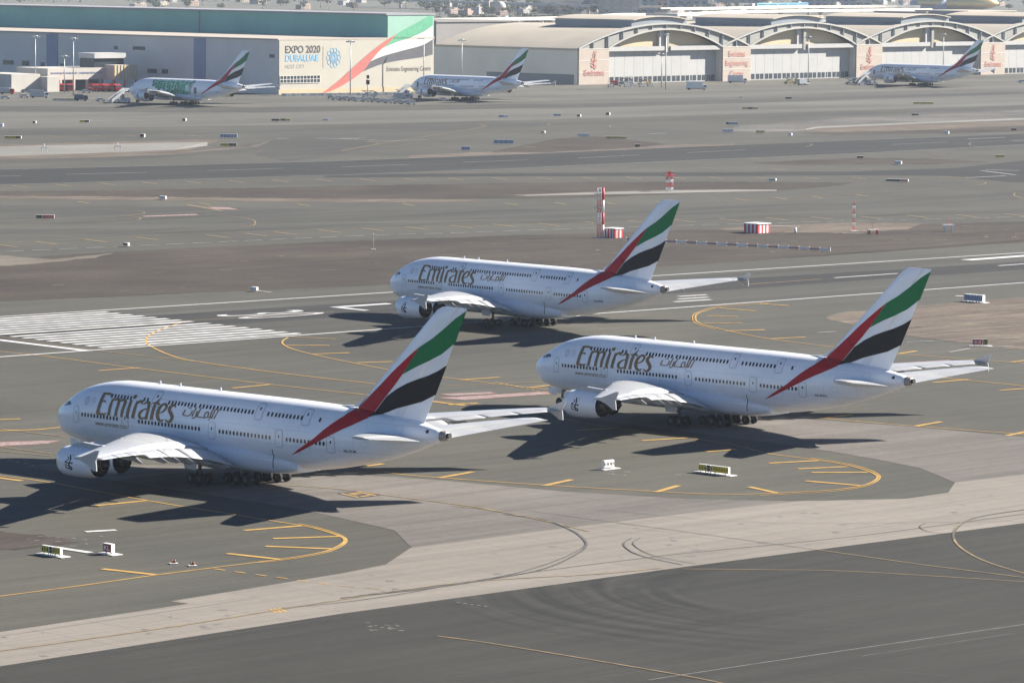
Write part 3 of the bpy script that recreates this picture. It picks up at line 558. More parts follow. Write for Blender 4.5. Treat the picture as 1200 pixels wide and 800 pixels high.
ARAB=[[(33.68,9.08,33.87,9.06),(33.16,7.91,33.35,7.88)],[(33.07,9.06,33.27,9.04),(32.74,7.97,32.94,7.96)],[(32.64,9.01,32.84,9.0),(32.57,8.74,32.76,8.73),(32.47,8.38,32.66,8.37),(32.43,8.09,32.62,8.12),(32.56,7.95,32.68,8.05),(32.76,7.93,32.79,8.05),(32.88,7.93,32.9,8.05)],[(32.1,7.95,32.13,8.05),(32.89,7.9,32.92,8.02)],[(32.22,7.67,32.25,7.8),(32.46,7.66,32.48,7.79)],[(31.51,7.95,31.34,7.94),(31.53,8.09,31.35,8.09),(31.56,8.29,31.38,8.29),(31.61,8.43,31.45,8.48),(31.71,8.5,31.61,8.6),(31.84,8.54,31.81,8.66),(31.92,8.55,32.0,8.67),(31.96,8.52,32.13,8.59),(32.0,8.43,32.19,8.47),(32.01,8.33,32.2,8.34),(32.01,8.19,32.19,8.19),(31.98,8.06,32.13,8.01),(31.85,7.98,31.89,7.87),(31.41,7.94,31.4,7.82),(30.84,7.95,30.82,7.83),(30.41,7.97,30.37,7.85),(30.23,7.99,30.15,7.87),(30.22,7.99,30.04,7.96),(30.24,8.09,30.06,8.1),(30.36,8.38,30.17,8.4),(30.54,8.74,30.35,8.77),(30.68,9.0,30.49,9.04)],[(29.89,8.59,30.09,8.6),(29.87,8.41,30.06,8.41),(29.83,8.17,30.02,8.17),(29.78,7.98,29.97,7.96),(29.73,7.87,29.89,7.82),(29.67,7.81,29.79,7.73),(29.61,7.78,29.67,7.67),(29.5,7.75,29.5,7.64),(29.36,7.75,29.34,7.64),(29.25,7.76,29.23,7.65)],[(29.56,9.04,29.76,9.02),(29.12,7.88,29.32,7.86)],[(27.72,8.62,27.9,8.59),(27.64,8.46,27.82,8.43),(27.53,8.24,27.71,8.21),(27.46,8.05,27.65,8.04),(27.44,7.94,27.63,7.97),(27.51,7.86,27.62,7.96),(27.67,7.83,27.72,7.95),(28.01,7.81,28.03,7.93),(28.44,7.81,28.43,7.93),(28.81,7.9,28.72,7.99),(29.03,8.13,28.86,8.16),(29.14,8.4,28.95,8.41),(29.21,8.59,29.01,8.6)],[(28.24,8.78,28.26,8.9),(28.48,8.79,28.49,8.91)],[(28.58,8.78,28.59,8.9),(28.8,8.79,28.81,8.91)]]
EMBL=[[(-0.0,1.03,0.14,1.08),(0.05,0.92,0.2,0.97),(0.12,0.77,0.29,0.82),(0.16,0.63,0.35,0.68),(0.18,0.55,0.36,0.57),(0.18,0.47,0.35,0.47),(0.16,0.37,0.32,0.35),(0.1,0.22,0.26,0.19),(0.01,0.05,0.18,0.03),(-0.05,-0.13,0.14,-0.12),(-0.03,-0.32,0.17,-0.28),(0.03,-0.5,0.23,-0.44),(0.07,-0.62,0.28,-0.56)],[(0.53,1.07,0.61,1.06),(0.24,0.5,0.37,0.47)],[(-0.33,0.74,-0.25,0.81),(-0.24,0.69,-0.16,0.76),(-0.14,0.62,-0.04,0.68),(-0.11,0.57,0.02,0.58),(-0.15,0.51,-0.05,0.46),(-0.25,0.42,-0.17,0.36),(-0.35,0.35,-0.29,0.28),(-0.46,0.31,-0.42,0.22),(-0.58,0.29,-0.54,0.18),(-0.66,0.28,-0.63,0.16)],[(-0.7,0.03,-0.66,0.16),(-0.56,0.03,-0.53,0.15),(-0.37,0.01,-0.34,0.13),(-0.17,0.01,-0.15,0.12),(0.04,0.01,0.05,0.12),(0.24,0.02,0.24,0.13),(0.41,0.04,0.4,0.14),(0.56,0.07,0.54,0.16),(0.68,0.1,0.65,0.19),(0.76,0.13,0.73,0.2)],[(-0.73,-0.28,-0.74,-0.16),(-0.64,-0.26,-0.65,-0.15),(-0.52,-0.25,-0.52,-0.14),(-0.42,-0.24,-0.38,-0.14),(-0.29,-0.28,-0.23,-0.18),(-0.16,-0.32,-0.09,-0.23),(-0.07,-0.36,0.01,-0.26)],[(-0.75,-0.43,-0.6,-0.35),(-0.69,-0.49,-0.55,-0.41),(-0.6,-0.57,-0.48,-0.47),(-0.47,-0.63,-0.39,-0.52),(-0.27,-0.66,-0.23,-0.55),(-0.06,-0.67,-0.04,-0.56),(0.08,-0.68,0.11,-0.57)],[(0.03,-0.74,0.08,-0.63),(0.1,-0.77,0.17,-0.64),(0.22,-0.8,0.26,-0.65),(0.38,-0.8,0.3,-0.65),(0.49,-0.71,0.34,-0.63),(0.56,-0.61,0.4,-0.58),(0.57,-0.5,0.43,-0.53),(0.49,-0.4,0.38,-0.46),(0.37,-0.32,0.29,-0.38),(0.29,-0.26,0.22,-0.31)],[(0.58,-0.04,0.48,-0.01),(0.73,0.14,0.57,0.18)]]
# ------------------------------------------------------------------ the airliners (a = metres aft of the nose, l = metres to the right, z up)
PW = paint_mat('white_paint', (.89, .893, .90), wear=.09)
PWING = paint_mat('wing_paint', (.385, .39, .395), rough=.4, wear=.1)
PPLAIN = paint_mat('plain_white_paint', (.84, .845, .86), panels=False)
BELLY = paint_mat('belly_paint', (.84, .845, .86), wear=.12)
RED = mat('livery_red', (.44, .005, .016), .45, var=.05, spec=.1); GREEN = mat('livery_green', (.004, .17, .05), .45, var=.05, spec=.12); BLACK = mat('livery_black', (.012, .01, .01), .5, var=.05, spec=.12)
GOLD = mat('gold_lettering', (.20, .105, .028), .4, var=.12); GREY = mat('grey_seam', (.3, .31, .34), .5, var=0); GREYL = mat('light_grey_seam', (.6, .61, .63), .5, var=0)
DKGLASS = mat('cabin_glass', (.015, .018, .024), .15, var=0); TYRE = mat('tyre', (.012, .011, .011), .85, var=.2); HUB = mat('wheel_hub', (.09, .088, .085), .5, .4, var=0)
STEEL = mat('steel_strut', (.2, .2, .2), .45, .4, var=.1); DKMET = mat('dark_exhaust_metal', (.07, .062, .055), .45, .7, var=.2); BARE = mat('bare_metal', (.55, .55, .56), .3, .9, var=.08)
FAIR = mat('fairing_grey', (.30, .305, .31), .45, var=.1); UNDER = mat('wing_cavity', (.16, .16, .165), .6, var=.2); LGREEN = mat('leaf_green_livery', (.02, .28, .13), .35, var=.25, scale=.4); EGREY = mat('pale_grey_print', (.5, .51, .54), .5, var=0)

def L(a, l, z): return (36 - a, -l, z)
FA = [0, .05, .15, .35, .7, 1.2, 2, 3, 4, 5, 6, 7.5, 9, 11, 13, 15, 44, 47, 50, 53, 56, 59, 62, 65, 67.5, 69.6]
FT = [5.45, 5.72, 5.98, 6.28, 6.62, 6.97, 7.42, 7.95, 8.55, 9.08, 9.5, 10.0, 10.36, 10.72, 10.92, 10.98, 10.98, 10.97, 10.93, 10.86, 10.76, 10.62, 10.42, 10.1, 9.66, 9.2]
FB = [5.35, 5.0, 4.72, 4.4, 4.05, 3.7, 3.3, 2.97, 2.75, 2.6, 2.5, 2.4, 2.35, 2.32, 2.3, 2.3, 2.3, 2.42, 2.74, 3.2, 3.78, 4.46, 5.24, 6.15, 7.1, 7.9]
FWD = [.05, .3, .52, .8, 1.15, 1.52, 1.98, 2.42, 2.75, 2.98, 3.15, 3.33, 3.45, 3.53, 3.57, 3.57, 3.57, 3.54, 3.42, 3.22, 2.94, 2.6, 2.2, 1.68, 1.12, .62]
def smooth_interp(x, xs, ys):
    n = len(xs)
    if x <= xs[0]: return ys[0]
    if x >= xs[-1]: return ys[-1]
    i = max(k for k in range(n - 1) if xs[k] <= x)
    h = xs[i + 1] - xs[i]; t = (x - xs[i]) / h
    def slope(k):
        if k == 0: return (ys[1] - ys[0]) / (xs[1] - xs[0])
        if k == n - 1: return (ys[-1] - ys[-2]) / (xs[-1] - xs[-2])
        d0 = (ys[k] - ys[k - 1]) / (xs[k] - xs[k - 1]); d1 = (ys[k + 1] - ys[k]) / (xs[k + 1] - xs[k])
        return 0 if d0 * d1 <= 0 else 2 * d0 * d1 / (d0 + d1)
    m0, m1 = slope(i) * h, slope(i + 1) * h
    return (2 * t ** 3 - 3 * t * t + 1) * ys[i] + (t ** 3 - 2 * t * t + t) * m0 + (-2 * t ** 3 + 3 * t * t) * ys[i + 1] + (t ** 3 - t * t) * m1
NEXP = 2.25
def fdim(a):
    t, b, w_ = smooth_interp(a, FA, FT), smooth_interp(a, FA, FB), smooth_interp(a, FA, FWD)
    return t, b, w_, b + (t - b) * .46
def fhalf(a, z):
    t, b, w_, zm = fdim(a)
    q = (z - zm) / (t - zm) if z > zm else (zm - z) / (zm - b)
    q = min(max(q, 0), .9999)
    return w_ * (1 - q ** NEXP) ** (1 / NEXP)
def fring(a, n=56):
    t, b, w_, zm = fdim(a); r = []
    for i in range(n):
        th = 2 * math.pi * i / n; c, s = math.cos(th), math.sin(th)
        y = w_ * math.copysign(abs(c) ** (2 / NEXP), c)
        z = zm + ((t - zm) if s > 0 else (zm - b)) * math.copysign(abs(s) ** (2 / NEXP), s)
        r.append(L(a, y, z))
    return r
def onfus(side, off=.018):           # side -1 = left
    return lambda a, z: L(a, side * (fhalf(a, z) + off), z)
RIBBON = [(47.03, 4.5), (48.67, 5.12), (50.72, 6.06), (52.45, 6.91), (54.1, 7.71), (55.5, 8.39), (56.85, 8.97), (58.07, 9.58), (58.9, 10.0), (55.14, 10.0), (53.95, 9.13), (52.52, 8.06), (51.1, 6.96), (49.55, 6.04), (48.1, 5.17)]
RTOP = [(58.07, 2.1), (58.95, 1.6), (58.7, .2), (55.2, .2), (55.45, .5), (55.57, 1.3), (55.1, 2.05), (56.5, 2.3)]
BTOP = [(58.95, 1.62), (59.9, .96), (60.87, .2), (58.68, .2)]
def ontop(side, off):
    def fn(a, l):
        t, b, w_, zm = fdim(a); q = min(.999, abs(l) / w_); return L(a, side * l, zm + (t - zm) * (1 - q ** NEXP) ** (1 / NEXP) + off)
    return fn
def fuselage_mb(extra=None):
    mb = MB()
    st = [0.0, .02, .05, .1, .2, .35, .5, .7, 1.0, 1.4, 1.9, 2.5, 3.2, 4, 5, 6, 7, 8, 9.5, 11, 13, 15] + [15 + 2.9 * i for i in range(1, 11)] + [46 + 1.35 * i for i in range(18)]
    st = [s for s in st if s < 69.5] + [69.6]
    mb.loft([fring(a) for a in st], 0, True, True, cap0=True, cap1=True)
    for sd in (-1, 1):
        decal(mb, RIBBON, onfus(sd, .03), 1, .14); decal(mb, RTOP, ontop(sd, .035), 1, .2); decal(mb, BTOP, ontop(sd, .035), 2, .2)
    if extra: extra(mb)
    return mb

# ---- wing planform
WY = [0, 3.0, 8.5, 14.5, 20, 25.7, 32, 38.5, 39.75]
WLE = [14.2, 17.2, 22.3, 27.8, 32.3, 36.9, 42.1, 47.4, 48.6]
WTE = [37.0, 37.5, 38.6, 40.0, 42.7, 45.7, 48.9, 52.0, 52.45]
WTC = [.14, .14, .128, .115, .105, .1, .1, .1, .09]
WZL = [3.6, 4.0, 4.9, 5.55, 5.95, 6.25, 6.7, 7.15, 7.25]
WZT = [2.5, 2.7, 4.0, 5.0, 5.75, 6.3, 6.85, 7.22, 7.28]
def wdim(y): return tuple(smooth_interp(y, WY, q) for q in (WLE, WTE, WTC, WZL, WZT))
def naca(x): return 5 * (.2969 * math.sqrt(x) - .126 * x - .3516 * x * x + .2843 * x ** 3 - .1015 * x ** 4)
def wpt(y, x, up, sd):
    le, te, tc, zl, zt = wdim(y); c = te - le
    z = zl + (zt - zl) * x + up * naca(x) * tc * c * (.98 if up > 0 else .95) + .018 * c * math.sin(math.pi * x)
    return L(le + c * x, sd * y, z)
def wsec(y, sd, xf):
    xs = [0, .006, .02, .05, .1, .18, .28, .4, .52, .64, xf]
    return [wpt(y, x, 1, sd) for x in reversed(xs)] + [wpt(y, x, -1, sd) for x in xs[1:]]
def control(y0, y1, sd, xf, ext, drop, deg, k=6):
    """flap or aileron: teardrop section behind the wing box, turned down"""
    mb = MB(); secs = []
    for j in range(k + 1):
        y = y0 + (y1 - y0) * j / k; le, te, tc, zl, zt = wdim(y); c = te - le
        a0 = le + c * xf + ext; ch = c * (1 - xf) * 1.06
        up, lo = Vector(wpt(y, xf, 1, sd)), Vector(wpt(y, xf, -1, sd)); z0 = up.z * .62 + lo.z * .38 - drop; th = (up.z - lo.z) * .42
        al = R(deg) + math.atan2(zl - zt, c)
        prof = [(0, 0), (.04, .7), (.15, 1), (.4, .85), (.7, .45), (1, .05), (1, -.05), (.7, -.3), (.4, -.55), (.15, -.75), (.04, -.6)]
        secs.append([L(a0 + ch * x * math.cos(al) + th * t * math.sin(al), sd * y, z0 - ch * x * math.sin(al) + th * t * math.cos(al)) for x, t in prof])
    mb.loft(secs, 0, True, True, True, True); return mb
def fence_mb(sd):
    mb = MB()
    P = [(48.7, 7.3), (50.0, 7.55), (51.3, 8.0), (52.6, 8.5), (53.2, 8.55), (52.9, 7.9), (52.6, 7.3), (52.7, 6.7), (52.75, 6.1), (52.2, 6.08), (51.0, 6.75), (49.9, 7.1)]
    mb.prism(P, lambda a, z, d: L(a, sd * (39.72 + d), z), 0, .14); return mb
def fairing(y, sd, xs=.5, ext=1.5, depth=.95, width=.62):
    mb = MB(); le, te, tc, zl, zt = wdim(y); c = te - le; a0 = le + c * xs; a1 = te + ext; secs = []
    for j in range(11):
        t = j / 10; a = a0 + (a1 - a0) * t; k = math.sin(math.pi * min(1, t * 1.0)) ** .55 if 0 < t < 1 else .03
        x = min(.97, (a - le) / c); zl_ = Vector(wpt(y, x, -1, sd)).z - max(0, t - .6) * 2.2
        r = []
        for i in range(12):
            th = 2 * math.pi * i / 12; r.append(L(a, sd * y + width / 2 * k * math.cos(th), zl_ - depth * .38 * k + depth / 2 * k * math.sin(th)))
        secs.append(r)
    mb.loft(secs, 0, True, True, True, True); return mb

def strokes(mb, S, fn, mi=0, da=0, dz=0, ka=1, kz=1, grow=.09):
    for st in S:
        v = []
        for (a, z, a2, z2) in [(q[0] + (q[0] - q[2]) * grow, q[1] + (q[1] - q[3]) * grow, q[2] - (q[0] - q[2]) * grow, q[3] - (q[1] - q[3]) * grow) for q in st]: v += [fn(a * ka + da, z * kz + dz), fn(a2 * ka + da, z2 * kz + dz)]
        mb.add(v, [(2 * i, 2 * i + 1, 2 * i + 3, 2 * i + 2) for i in range(len(st) - 1)], mi, True)

def wheel(mb, a, l, r, wd):
    prof = [(-.5, .45), (-.5, .82), (-.38, .97), (-.15, 1), (.15, 1), (.38, .97), (.5, .82), (.5, .45)]
    mb.lathe([(t * wd, k * r) for t, k in prof], lambda t, c, s: L(a + c, l + t, r + s), 20, 0)
    for sd in (-1, 1):
        mb.lathe([(sd * .44 * wd, .46 * r), (sd * .36 * wd, .3 * r), (sd * .42 * wd, .16 * r), (sd * .42 * wd, .001)], lambda t, c, s: L(a + c, l + t, r + s), 14, 1, False)
def gear(root, a, l, axles, yoff, r, wd, top, lean=0):
    g = MB(); g.tube(L(a + lean, l, top), L(a, l, r + .1), .26, .2, 12); g.tube(L(a, l, r + 1.6), L(a, l, r + .1), .15, .15, 10)
    g.tube(L(a + (1.9 if len(axles) > 1 else 1.2), l, top - .2), L(a, l, r + 1.3), .1, .1, 8)
    if len(axles) > 1: g.tube(L(a + axles[0] - .1, l, r), L(a + axles[-1] + .1, l, r), .17, .17, 10)
    for x in axles: g.tube(L(a + x, l - yoff, r), L(a + x, l + yoff, r), .1, .1, 8)
    go = g.build('landing_gear', STEEL, root)
    for x in axles:
        for s in (-1, 1):
            wm = MB(); wheel(wm, a + x, l + s * yoff, r, wd); wm.build('wheel', [TYRE, HUB], go)
    return go
def rrect(a0, a1, z0, z1, r):
    P = []
    for (ca, cz, t0) in ((a1 - r, z1 - r, 0), (a0 + r, z1 - r, 90), (a0 + r, z0 + r, 180), (a1 - r, z0 + r, 270)):
        for k in range(4): t = R(t0 + k * 30); P.append((ca + r * math.cos(t), cz + r * math.sin(t)))
    return P
def ring_on(mb, a0, a1, z0, z1, r, w_, fn):
    def dense(P):
        out = []
        for i, p in enumerate(P):
            q = P[(i + 1) % len(P)]; n = 1 if i % 4 != 3 else 7
            out += [(p[0] + (q[0] - p[0]) * k / n, p[1] + (q[1] - p[1]) * k / n) for k in range(n)]
        return out
    o_, i_ = dense(rrect(a0 - w_, a1 + w_, z0 - w_, z1 + w_, r + w_)), dense(rrect(a0, a1, z0, z1, r)); n = len(o_)
    mb.add([fn(*p) for p in o_] + [fn(*p) for p in i_], [(i, (i + 1) % n, n + (i + 1) % n, n + i) for i in range(n)])
def text_on(name, body, a0, a1, z0, z1, ma, root, bold=0, side=-1):
    mb = MB(); text(mb, body, onfus(side, .04), a0, a1, z0, z1, bold=bold); return mb.build(name, ma, root, recalc=False)

def make_airliner():
    root = empty('airliner', (0, 0, 0))
    fus = fuselage_mb().build('fuselage', [PW, RED, BLACK], root)
    # belly fairing
    bf = MB(); secs = []
    for j in range(27):
        t = j / 26; a = 14.5 + 33 * t; k = max(.02, min(1, math.sin(math.pi * t) * 2.0)) ** .5
        w_ = 2.5 + 1.45 * k; z0 = 2.55 - .85 * k; z1 = 3.3 + 1.75 * k
        if t > .75: w_ = min(w_, 3.85 - (t - .75) * 4.2)
        zc = (z0 + z1) / 2 - .1; r = []
        for i in range(32):
            th = 2 * math.pi * i / 32; c, s = math.cos(th), math.sin(th)
            r.append(L(a, w_ * math.copysign(abs(c) ** .62, c), zc + (z1 - z0) / 2 * math.copysign(abs(s) ** .72, s)))
        secs.append(r)
    bf.loft(secs, 0, True, True, True, True)
    bo = bf.build('belly_fairing', BELLY, root)
    mb = MB()
    for a0, a1, lo, hi in ((43.75, 43.87, 2.6, 5.0),):
        pts = [lo + (hi - lo) * k / 8 for k in range(9)]
        def onbelly(a, z):
            t = (a - 14.5) / 33; k = max(.02, min(1, math.sin(math.pi * t) * 2.0)) ** .5; w_ = 2.5 + 1.45 * k; z0 = 2.55 - .85 * k; z1 = 3.3 + 1.75 * k
            if t > .75: w_ = min(w_, 3.85 - (t - .75) * 4.2)
            zc = (z0 + z1) / 2 - .1; s = min(.999, abs((z - zc) / ((z1 - z0) / 2)) ** (1 / .72)); c = math.sqrt(1 - s * s)
            return L(a, -(max(w_ * c ** .62, fhalf(a, z)) + .03), z)
        mb.add([onbelly(a, z) for z in pts for a in (a0, a1)], [(2 * i, 2 * i + 1, 2 * i + 3, 2 * i + 2) for i in range(8)])
    mb.build('fairing_seam', DKMET, bo, recalc=False)
    for (a0, a1, z0, z1) in [(14.9, 16.6, 4.3, 5.0), (8.2, 9.0, 4.2, 4.7), (38.6, 39.5, 5.25, 5.7), (48.3, 50.4, 4.9, 6.0), (58.6, 59.6, 6.5, 7.1), (61.5, 62.2, 7.7, 8.3), (63.4, 64.6, 8.6, 9.3), (4.6, 5.2, 5.2, 5.6), (3.0, 3.4, 5.7, 6.0), (10.2, 10.6, 4.0, 4.3), (27.4, 28.0, 5.5, 5.8), (52.0, 52.8, 4.4, 4.8)]:
        mb = MB(); ring_on(mb, a0, a1, z0, z1, .09, .04, onfus(-1, .02)); mb.build('access_hatch', GREYL, root, recalc=False)
    # tail cone and its exhaust
    tc_ = MB(); tc_.loft([fring(69.6, 32), [L(70.5, p[1] * -.86, 8.6 + (p[2] - 8.55) * .8) for p in fring(69.6, 32)], [L(70.54, p[1] * -.6, 8.62 + (p[2] - 8.55) * .5) for p in fring(69.6, 32)]], 0, True, True, False, True)
    tco = tc_.build('tail_cone', mat('tail_cone_metal', (.30, .27, .24), .45, .5, var=.25), root)
    ex = MB(); ex.tube(L(70.4, 0, 8.62), L(70.95, 0, 8.68), .33, .31, 16); ex.build('exhaust_pipe', DKMET, tco)
    vt = MB(); vt.prism([(68.0 + .22 * math.cos(t * .5236), 9.0 + .22 * math.sin(t * .5236)) for t in range(12)], lambda a, z, d: L(a, -(fhalf(a, z) + d), z), -.1, .03); vt.build('tail_vent', DKMET, root)
    # flight deck panes
    for P in ([(2.35, 7.35), (2.6, 6.98), (3.55, 7.15), (3.42, 7.62)], [(3.55, 7.66), (3.66, 7.18), (4.55, 7.3), (4.3, 7.8)], [(4.42, 7.8), (4.66, 7.32), (5.25, 7.42), (5.05, 7.72)]):
        for sd in (-1, 1):
            mb = MB(); decal(mb, P, onfus(sd, .03), 0, .3); mb.build('cockpit_window', DKGLASS, root, recalc=False)
    # cabin windows, left side: two decks
    rows = [(6.43, [(8.25, 15.2), (19.4, 30.65), (34.45, 43.5), (46.5, 52.7)], .63), (9.22, [(13.6, 17.2), (19.75, 20.4), (24.45, 29.3), (30.2, 39.8), (42.6, 44.0), (44.6, 48.5), (51.6, 51.7)], .63)]
    for z, segs, dx in rows:
        for a0, a1 in segs:
            n = max(1, int(round((a1 - a0) / dx)) + (0 if a1 - a0 < .3 else 1))
            for k in range(n):
                a = a0 + (a1 - a0) * (k / max(1, n - 1))
                mb = MB(); decal(mb, rrect(a - .165, a + .165, z - .25, z + .25, .12), onfus(-1, .026), 0, 2); mb.build('cabin_window', DKGLASS, root, recalc=False)
    # doors
    for (a0, a1, z0, z1) in [(6.35, 7.4, 5.35, 7.35), (16.15, 17.3, 5.35, 7.35), (32.4, 33.6, 5.4, 7.4), (44.5, 45.7, 5.4, 7.45), (53.2, 54.4, 5.42, 7.35), (21.35, 22.55, 8.5, 10.3), (40.4, 41.6, 8.45, 10.3), (48.75, 49.95, 8.4, 10.25)]:
        mb = MB(); decal(mb, rrect(a0, a1, z0, z1, .22), onfus(-1, .03), 0, .4); do = mb.build('door', PPLAIN, root, recalc=False)
        mb = MB(); ring_on(mb, a0, a1, z0, z1, .22, .06, onfus(-1, .038)); mb.build('door_seal', GREY, do, recalc=False)
        mb = MB(); decal(mb, rrect((a0 + a1) / 2 - .12, (a0 + a1) / 2 + .12, z0 + 1.1, z0 + 1.45, .09), onfus(-1, .036), 0, 2); mb.build('door_window', DKGLASS, do, recalc=False)
    # lettering
    mb = MB(); strokes(mb, EMIR, onfus(-1, .04)); mb.build('airline_lettering', GOLD, root, recalc=False)
    mb = MB(); strokes(mb, ARAB, onfus(-1, .04)); mb.build('arabic_lettering', GOLD, root, recalc=False)
    text_on('web_address', 'www.emirates.com', 10.9, 17.1, 5.28, 5.84, GOLD, root, 0)
    mb = MB()
    for r0, r1 in ((.52, .4), (.3, .17)):
        pts = [(r0, i) for i in range(20)]; fn = onfus(-1, .022)
        for i in range(20):
            t0, t1 = i * math.pi / 10, (i + .72) * math.pi / 10
            mb.add([fn(8.9 + r * math.cos(t), 8.25 + r * 1.05 * math.sin(t)) for r, t in ((r0, t0), (r0, t1), (r1, t1), (r1, t0))], [(0, 1, 2, 3)])
    text(mb, 'EXPO', onfus(-1, .022), 9.75, 10.75, 8.5, 8.75); text(mb, '2020', onfus(-1, .022), 9.75, 10.75, 8.15, 8.4); text(mb, 'DUBAI UAE', onfus(-1, .022), 9.75, 10.7, 7.8, 7.95)
    mb.build('event_logo', EGREY, root, recalc=False)
    for a in (23.0, 30.5, 19.2):
        mb = MB(); mb.prism([(a, 10.93), (a + .45, 10.93), (a + .4, 11.4), (a + .25, 11.4)], lambda x, z, d: L(x, d, z), -.03, .03); mb.build('antenna', PPLAIN, root)
    # fin
    fz = [9.0, 9.7, 11.2, 14, 17, 20, 22.5, 23.6, 24.05]; fle = [54.0, 54.5, 55.85, 58.65, 61.8, 64.9, 67.5, 68.7, 69.6]; fte = [66.3, 66.6, 67.3, 68.7, 70.15, 71.6, 72.85, 73.4, 73.6]; ftc = [.1, .1, .1, .1, .098, .095, .09, .08, .03]
    def fin_pt(z, x, sd): 
        le, te, tc = interp(z, fz, fle), interp(z, fz, fte), interp(z, fz, ftc); return L(le + (te - le) * x, sd * naca(x) * tc * (te - le), z)
    def fin_sec(z, xs): return [fin_pt(z, x, -1) for x in reversed(xs)] + [fin_pt(z, x, 1) for x in (xs if xs[0] else xs[1:])]
    def on_fin(sd, off=.03):
        def fn(a, z):
            le, te, tc = interp(z, fz, fle), interp(z, fz, fte), interp(z, fz, ftc); x = min(1, max(0, (a - le) / (te - le)))
            return L(a, sd * (naca(x) * tc * (te - le) + off), z)
        return fn
    mb = MB(); mb.loft([fin_sec(z, [0, .008, .03, .08, .16, .28, .42, .56, .69]) for z in fz], 0, True, True, True, True)
    mb.prism([(51.6, 10.8), (54.6, 10.9), (55.6, 10.9), (57.0, 12.3), (55.0, 11.1), (53.6, 10.98)], lambda a, z, d: L(a, d, z), -.28, .28)
    GR = [(73.5, 23.75), (71.8, 22.75), (70.3, 21.6), (68.2, 20.15), (66.14, 19.0), (64.7, 17.2), (63.38, 15.5), (65.72, 16.62), (67.6, 17.4), (69.6, 18.35), (71.65, 19.8)]
    RD = [(66.1, 19.0), (64.8, 18.1), (63.34, 17.0), (61.4, 15.5), (59.5, 13.9), (57.6, 12.4), (55.75, 10.95), (55.3, 10.5), (57.8, 10.3), (58.7, 10.55), (60.7, 12.7), (62.1, 14.1), (63.35, 15.5), (64.7, 17.2)]
    BK = [(70.3, 17.05), (69.0, 16.3), (67.3, 15.57), (65.7, 15.05), (64.19, 14.5), (62.5, 13.7), (60.8, 12.65), (58.8, 10.55), (58.3, 10.2), (59.6, 10.35), (60.9, 10.72), (62.4, 11.3), (64.24, 11.8), (66.4, 12.4), (68.5, 13.4)]
    for sd in (-1, 1):
        for q, P in ((1, RD), (3, GR), (2, BK)): decal(mb, P, on_fin(sd, .035), q, .6)
    fo = mb.build('tail_fin', [PPLAIN, RED, BLACK, GREEN], root, recalc=False)
    mb = MB(); mb.loft([fin_sec(z, [.694, .78, .88, .97, 1.0]) for z in fz[1:]], 0, False, True, True, True); mb.build('rudder', PPLAIN, fo)
    # tailplanes
    for sd in (-1, 1):
        ty = [.6, 2, 6, 11, 14.6, 15.2]; tle = [57.0, 58.3, 61.7, 65.9, 69.0, 69.8]; tte = [67.8, 68.1, 69.5, 71.3, 72.6, 72.8]; tz = [7.85, 7.9, 8.42, 9.06, 9.5, 9.55]
        def tp(y, x, up): 
            le, te, z = interp(y, ty, tle), interp(y, ty, tte), interp(y, ty, tz); return L(le + (te - le) * x, sd * y, z + up * naca(x) * .1 * (te - le))
        def ts(y, xs): return [tp(y, x, 1) for x in reversed(xs)] + [tp(y, x, -1) for x in (xs if xs[0] else xs[1:])]
        mb = MB(); mb.loft([ts(y, [0, .01, .04, .1, .2, .35, .5, .68]) for y in ty], 0, True, True, True, True); to = mb.build('tailplane', PWING, root)
        for y0, y1 in ((2.4, 8.4), (8.5, 14.4)):
            mb = MB(); mb.loft([ts(y, [.686, .78, .9, 1.0]) for y in (y0, (y0 + y1) / 2, y1)], 0, False, True, True, True); mb.build('elevator', PWING, to)
        mb = MB(); mb.loft([ts(y, [.684, .8, .9, 1.0]) for y in (14.45, 15.2)], 0, False, True, True, True); mb.build('tailplane_tip', PWING, to)
    # wings
    for sd in (-1, 1):
        ys = [2.2, 3.2, 4.5, 6, 8.5, 11.5, 14.5, 17.5, 20, 23, 25.7, 29, 32, 35, 38.3, 39.3, 39.75]
        mb = MB(); mb.loft([wsec(y, sd, .74 if y < 38.4 else .985) for y in ys], 0, True, True, True, True); wo = mb.build('wing', PWING, root)
        for y0, y1 in ((4.3, 13.9), (14.15, 19.9), (20.05, 25.9)): control(y0, y1, sd, .745, .4, .16, 9).build('flap', PWING, wo)
        for y0, y1 in ((26.2, 30.2), (30.3, 34.2), (34.3, 38.25)): control(y0, y1, sd, .745, .03, .02, 2).build('aileron', PWING, wo)
        mb = MB(); vs_ = []
        for y in (4.3, 8, 14, 20, 25.9): # shroud shadow gap strip: the flap cove closing plate
            vs_ += [wpt(y, .735, -1, sd), wpt(y, .70, -1, sd)]
        fence_mb(sd).build('wingtip_fence', PWING, wo)
        for y, d in ((6.8, 1.15), (10.6, 1.15), (14.3, 1.2), (18.3, 1.05), (22.2, .95), (28.2, .75)): fairing(y, sd, .5, 1.7 if y < 26 else .7, d).build('flap_track_fairing', FAIR, wo)
        # leading edge slat line
        mb = MB(); q = []
        for y in [4 + 1.2 * k for k in range(29)]: q += [Vector(wpt(y, .108, 1, sd)) + Vector((0, 0, .012)), Vector(wpt(y, .113, 1, sd)) + Vector((0, 0, .012))]
        mb.add(q, [(2 * i, 2 * i + 1, 2 * i + 3, 2 * i + 2) for i in range(len(q) // 2 - 1)]); mb.build('slat_seam', GREY, wo, recalc=False)
        for y in (5.2, 8.1, 11, 14.5, 17.4, 20.3, 23.2):
            mb = MB(); q = []
            for yy in (y, y + 2.7): q += [[Vector(wpt(yy, x, 1, sd)) + Vector((0, 0, .014)) for x in (.62, .665, .71, .738)]]
            mb.loft(q, 0, True, False); mb.build('spoiler', PPLAIN, wo, recalc=False)
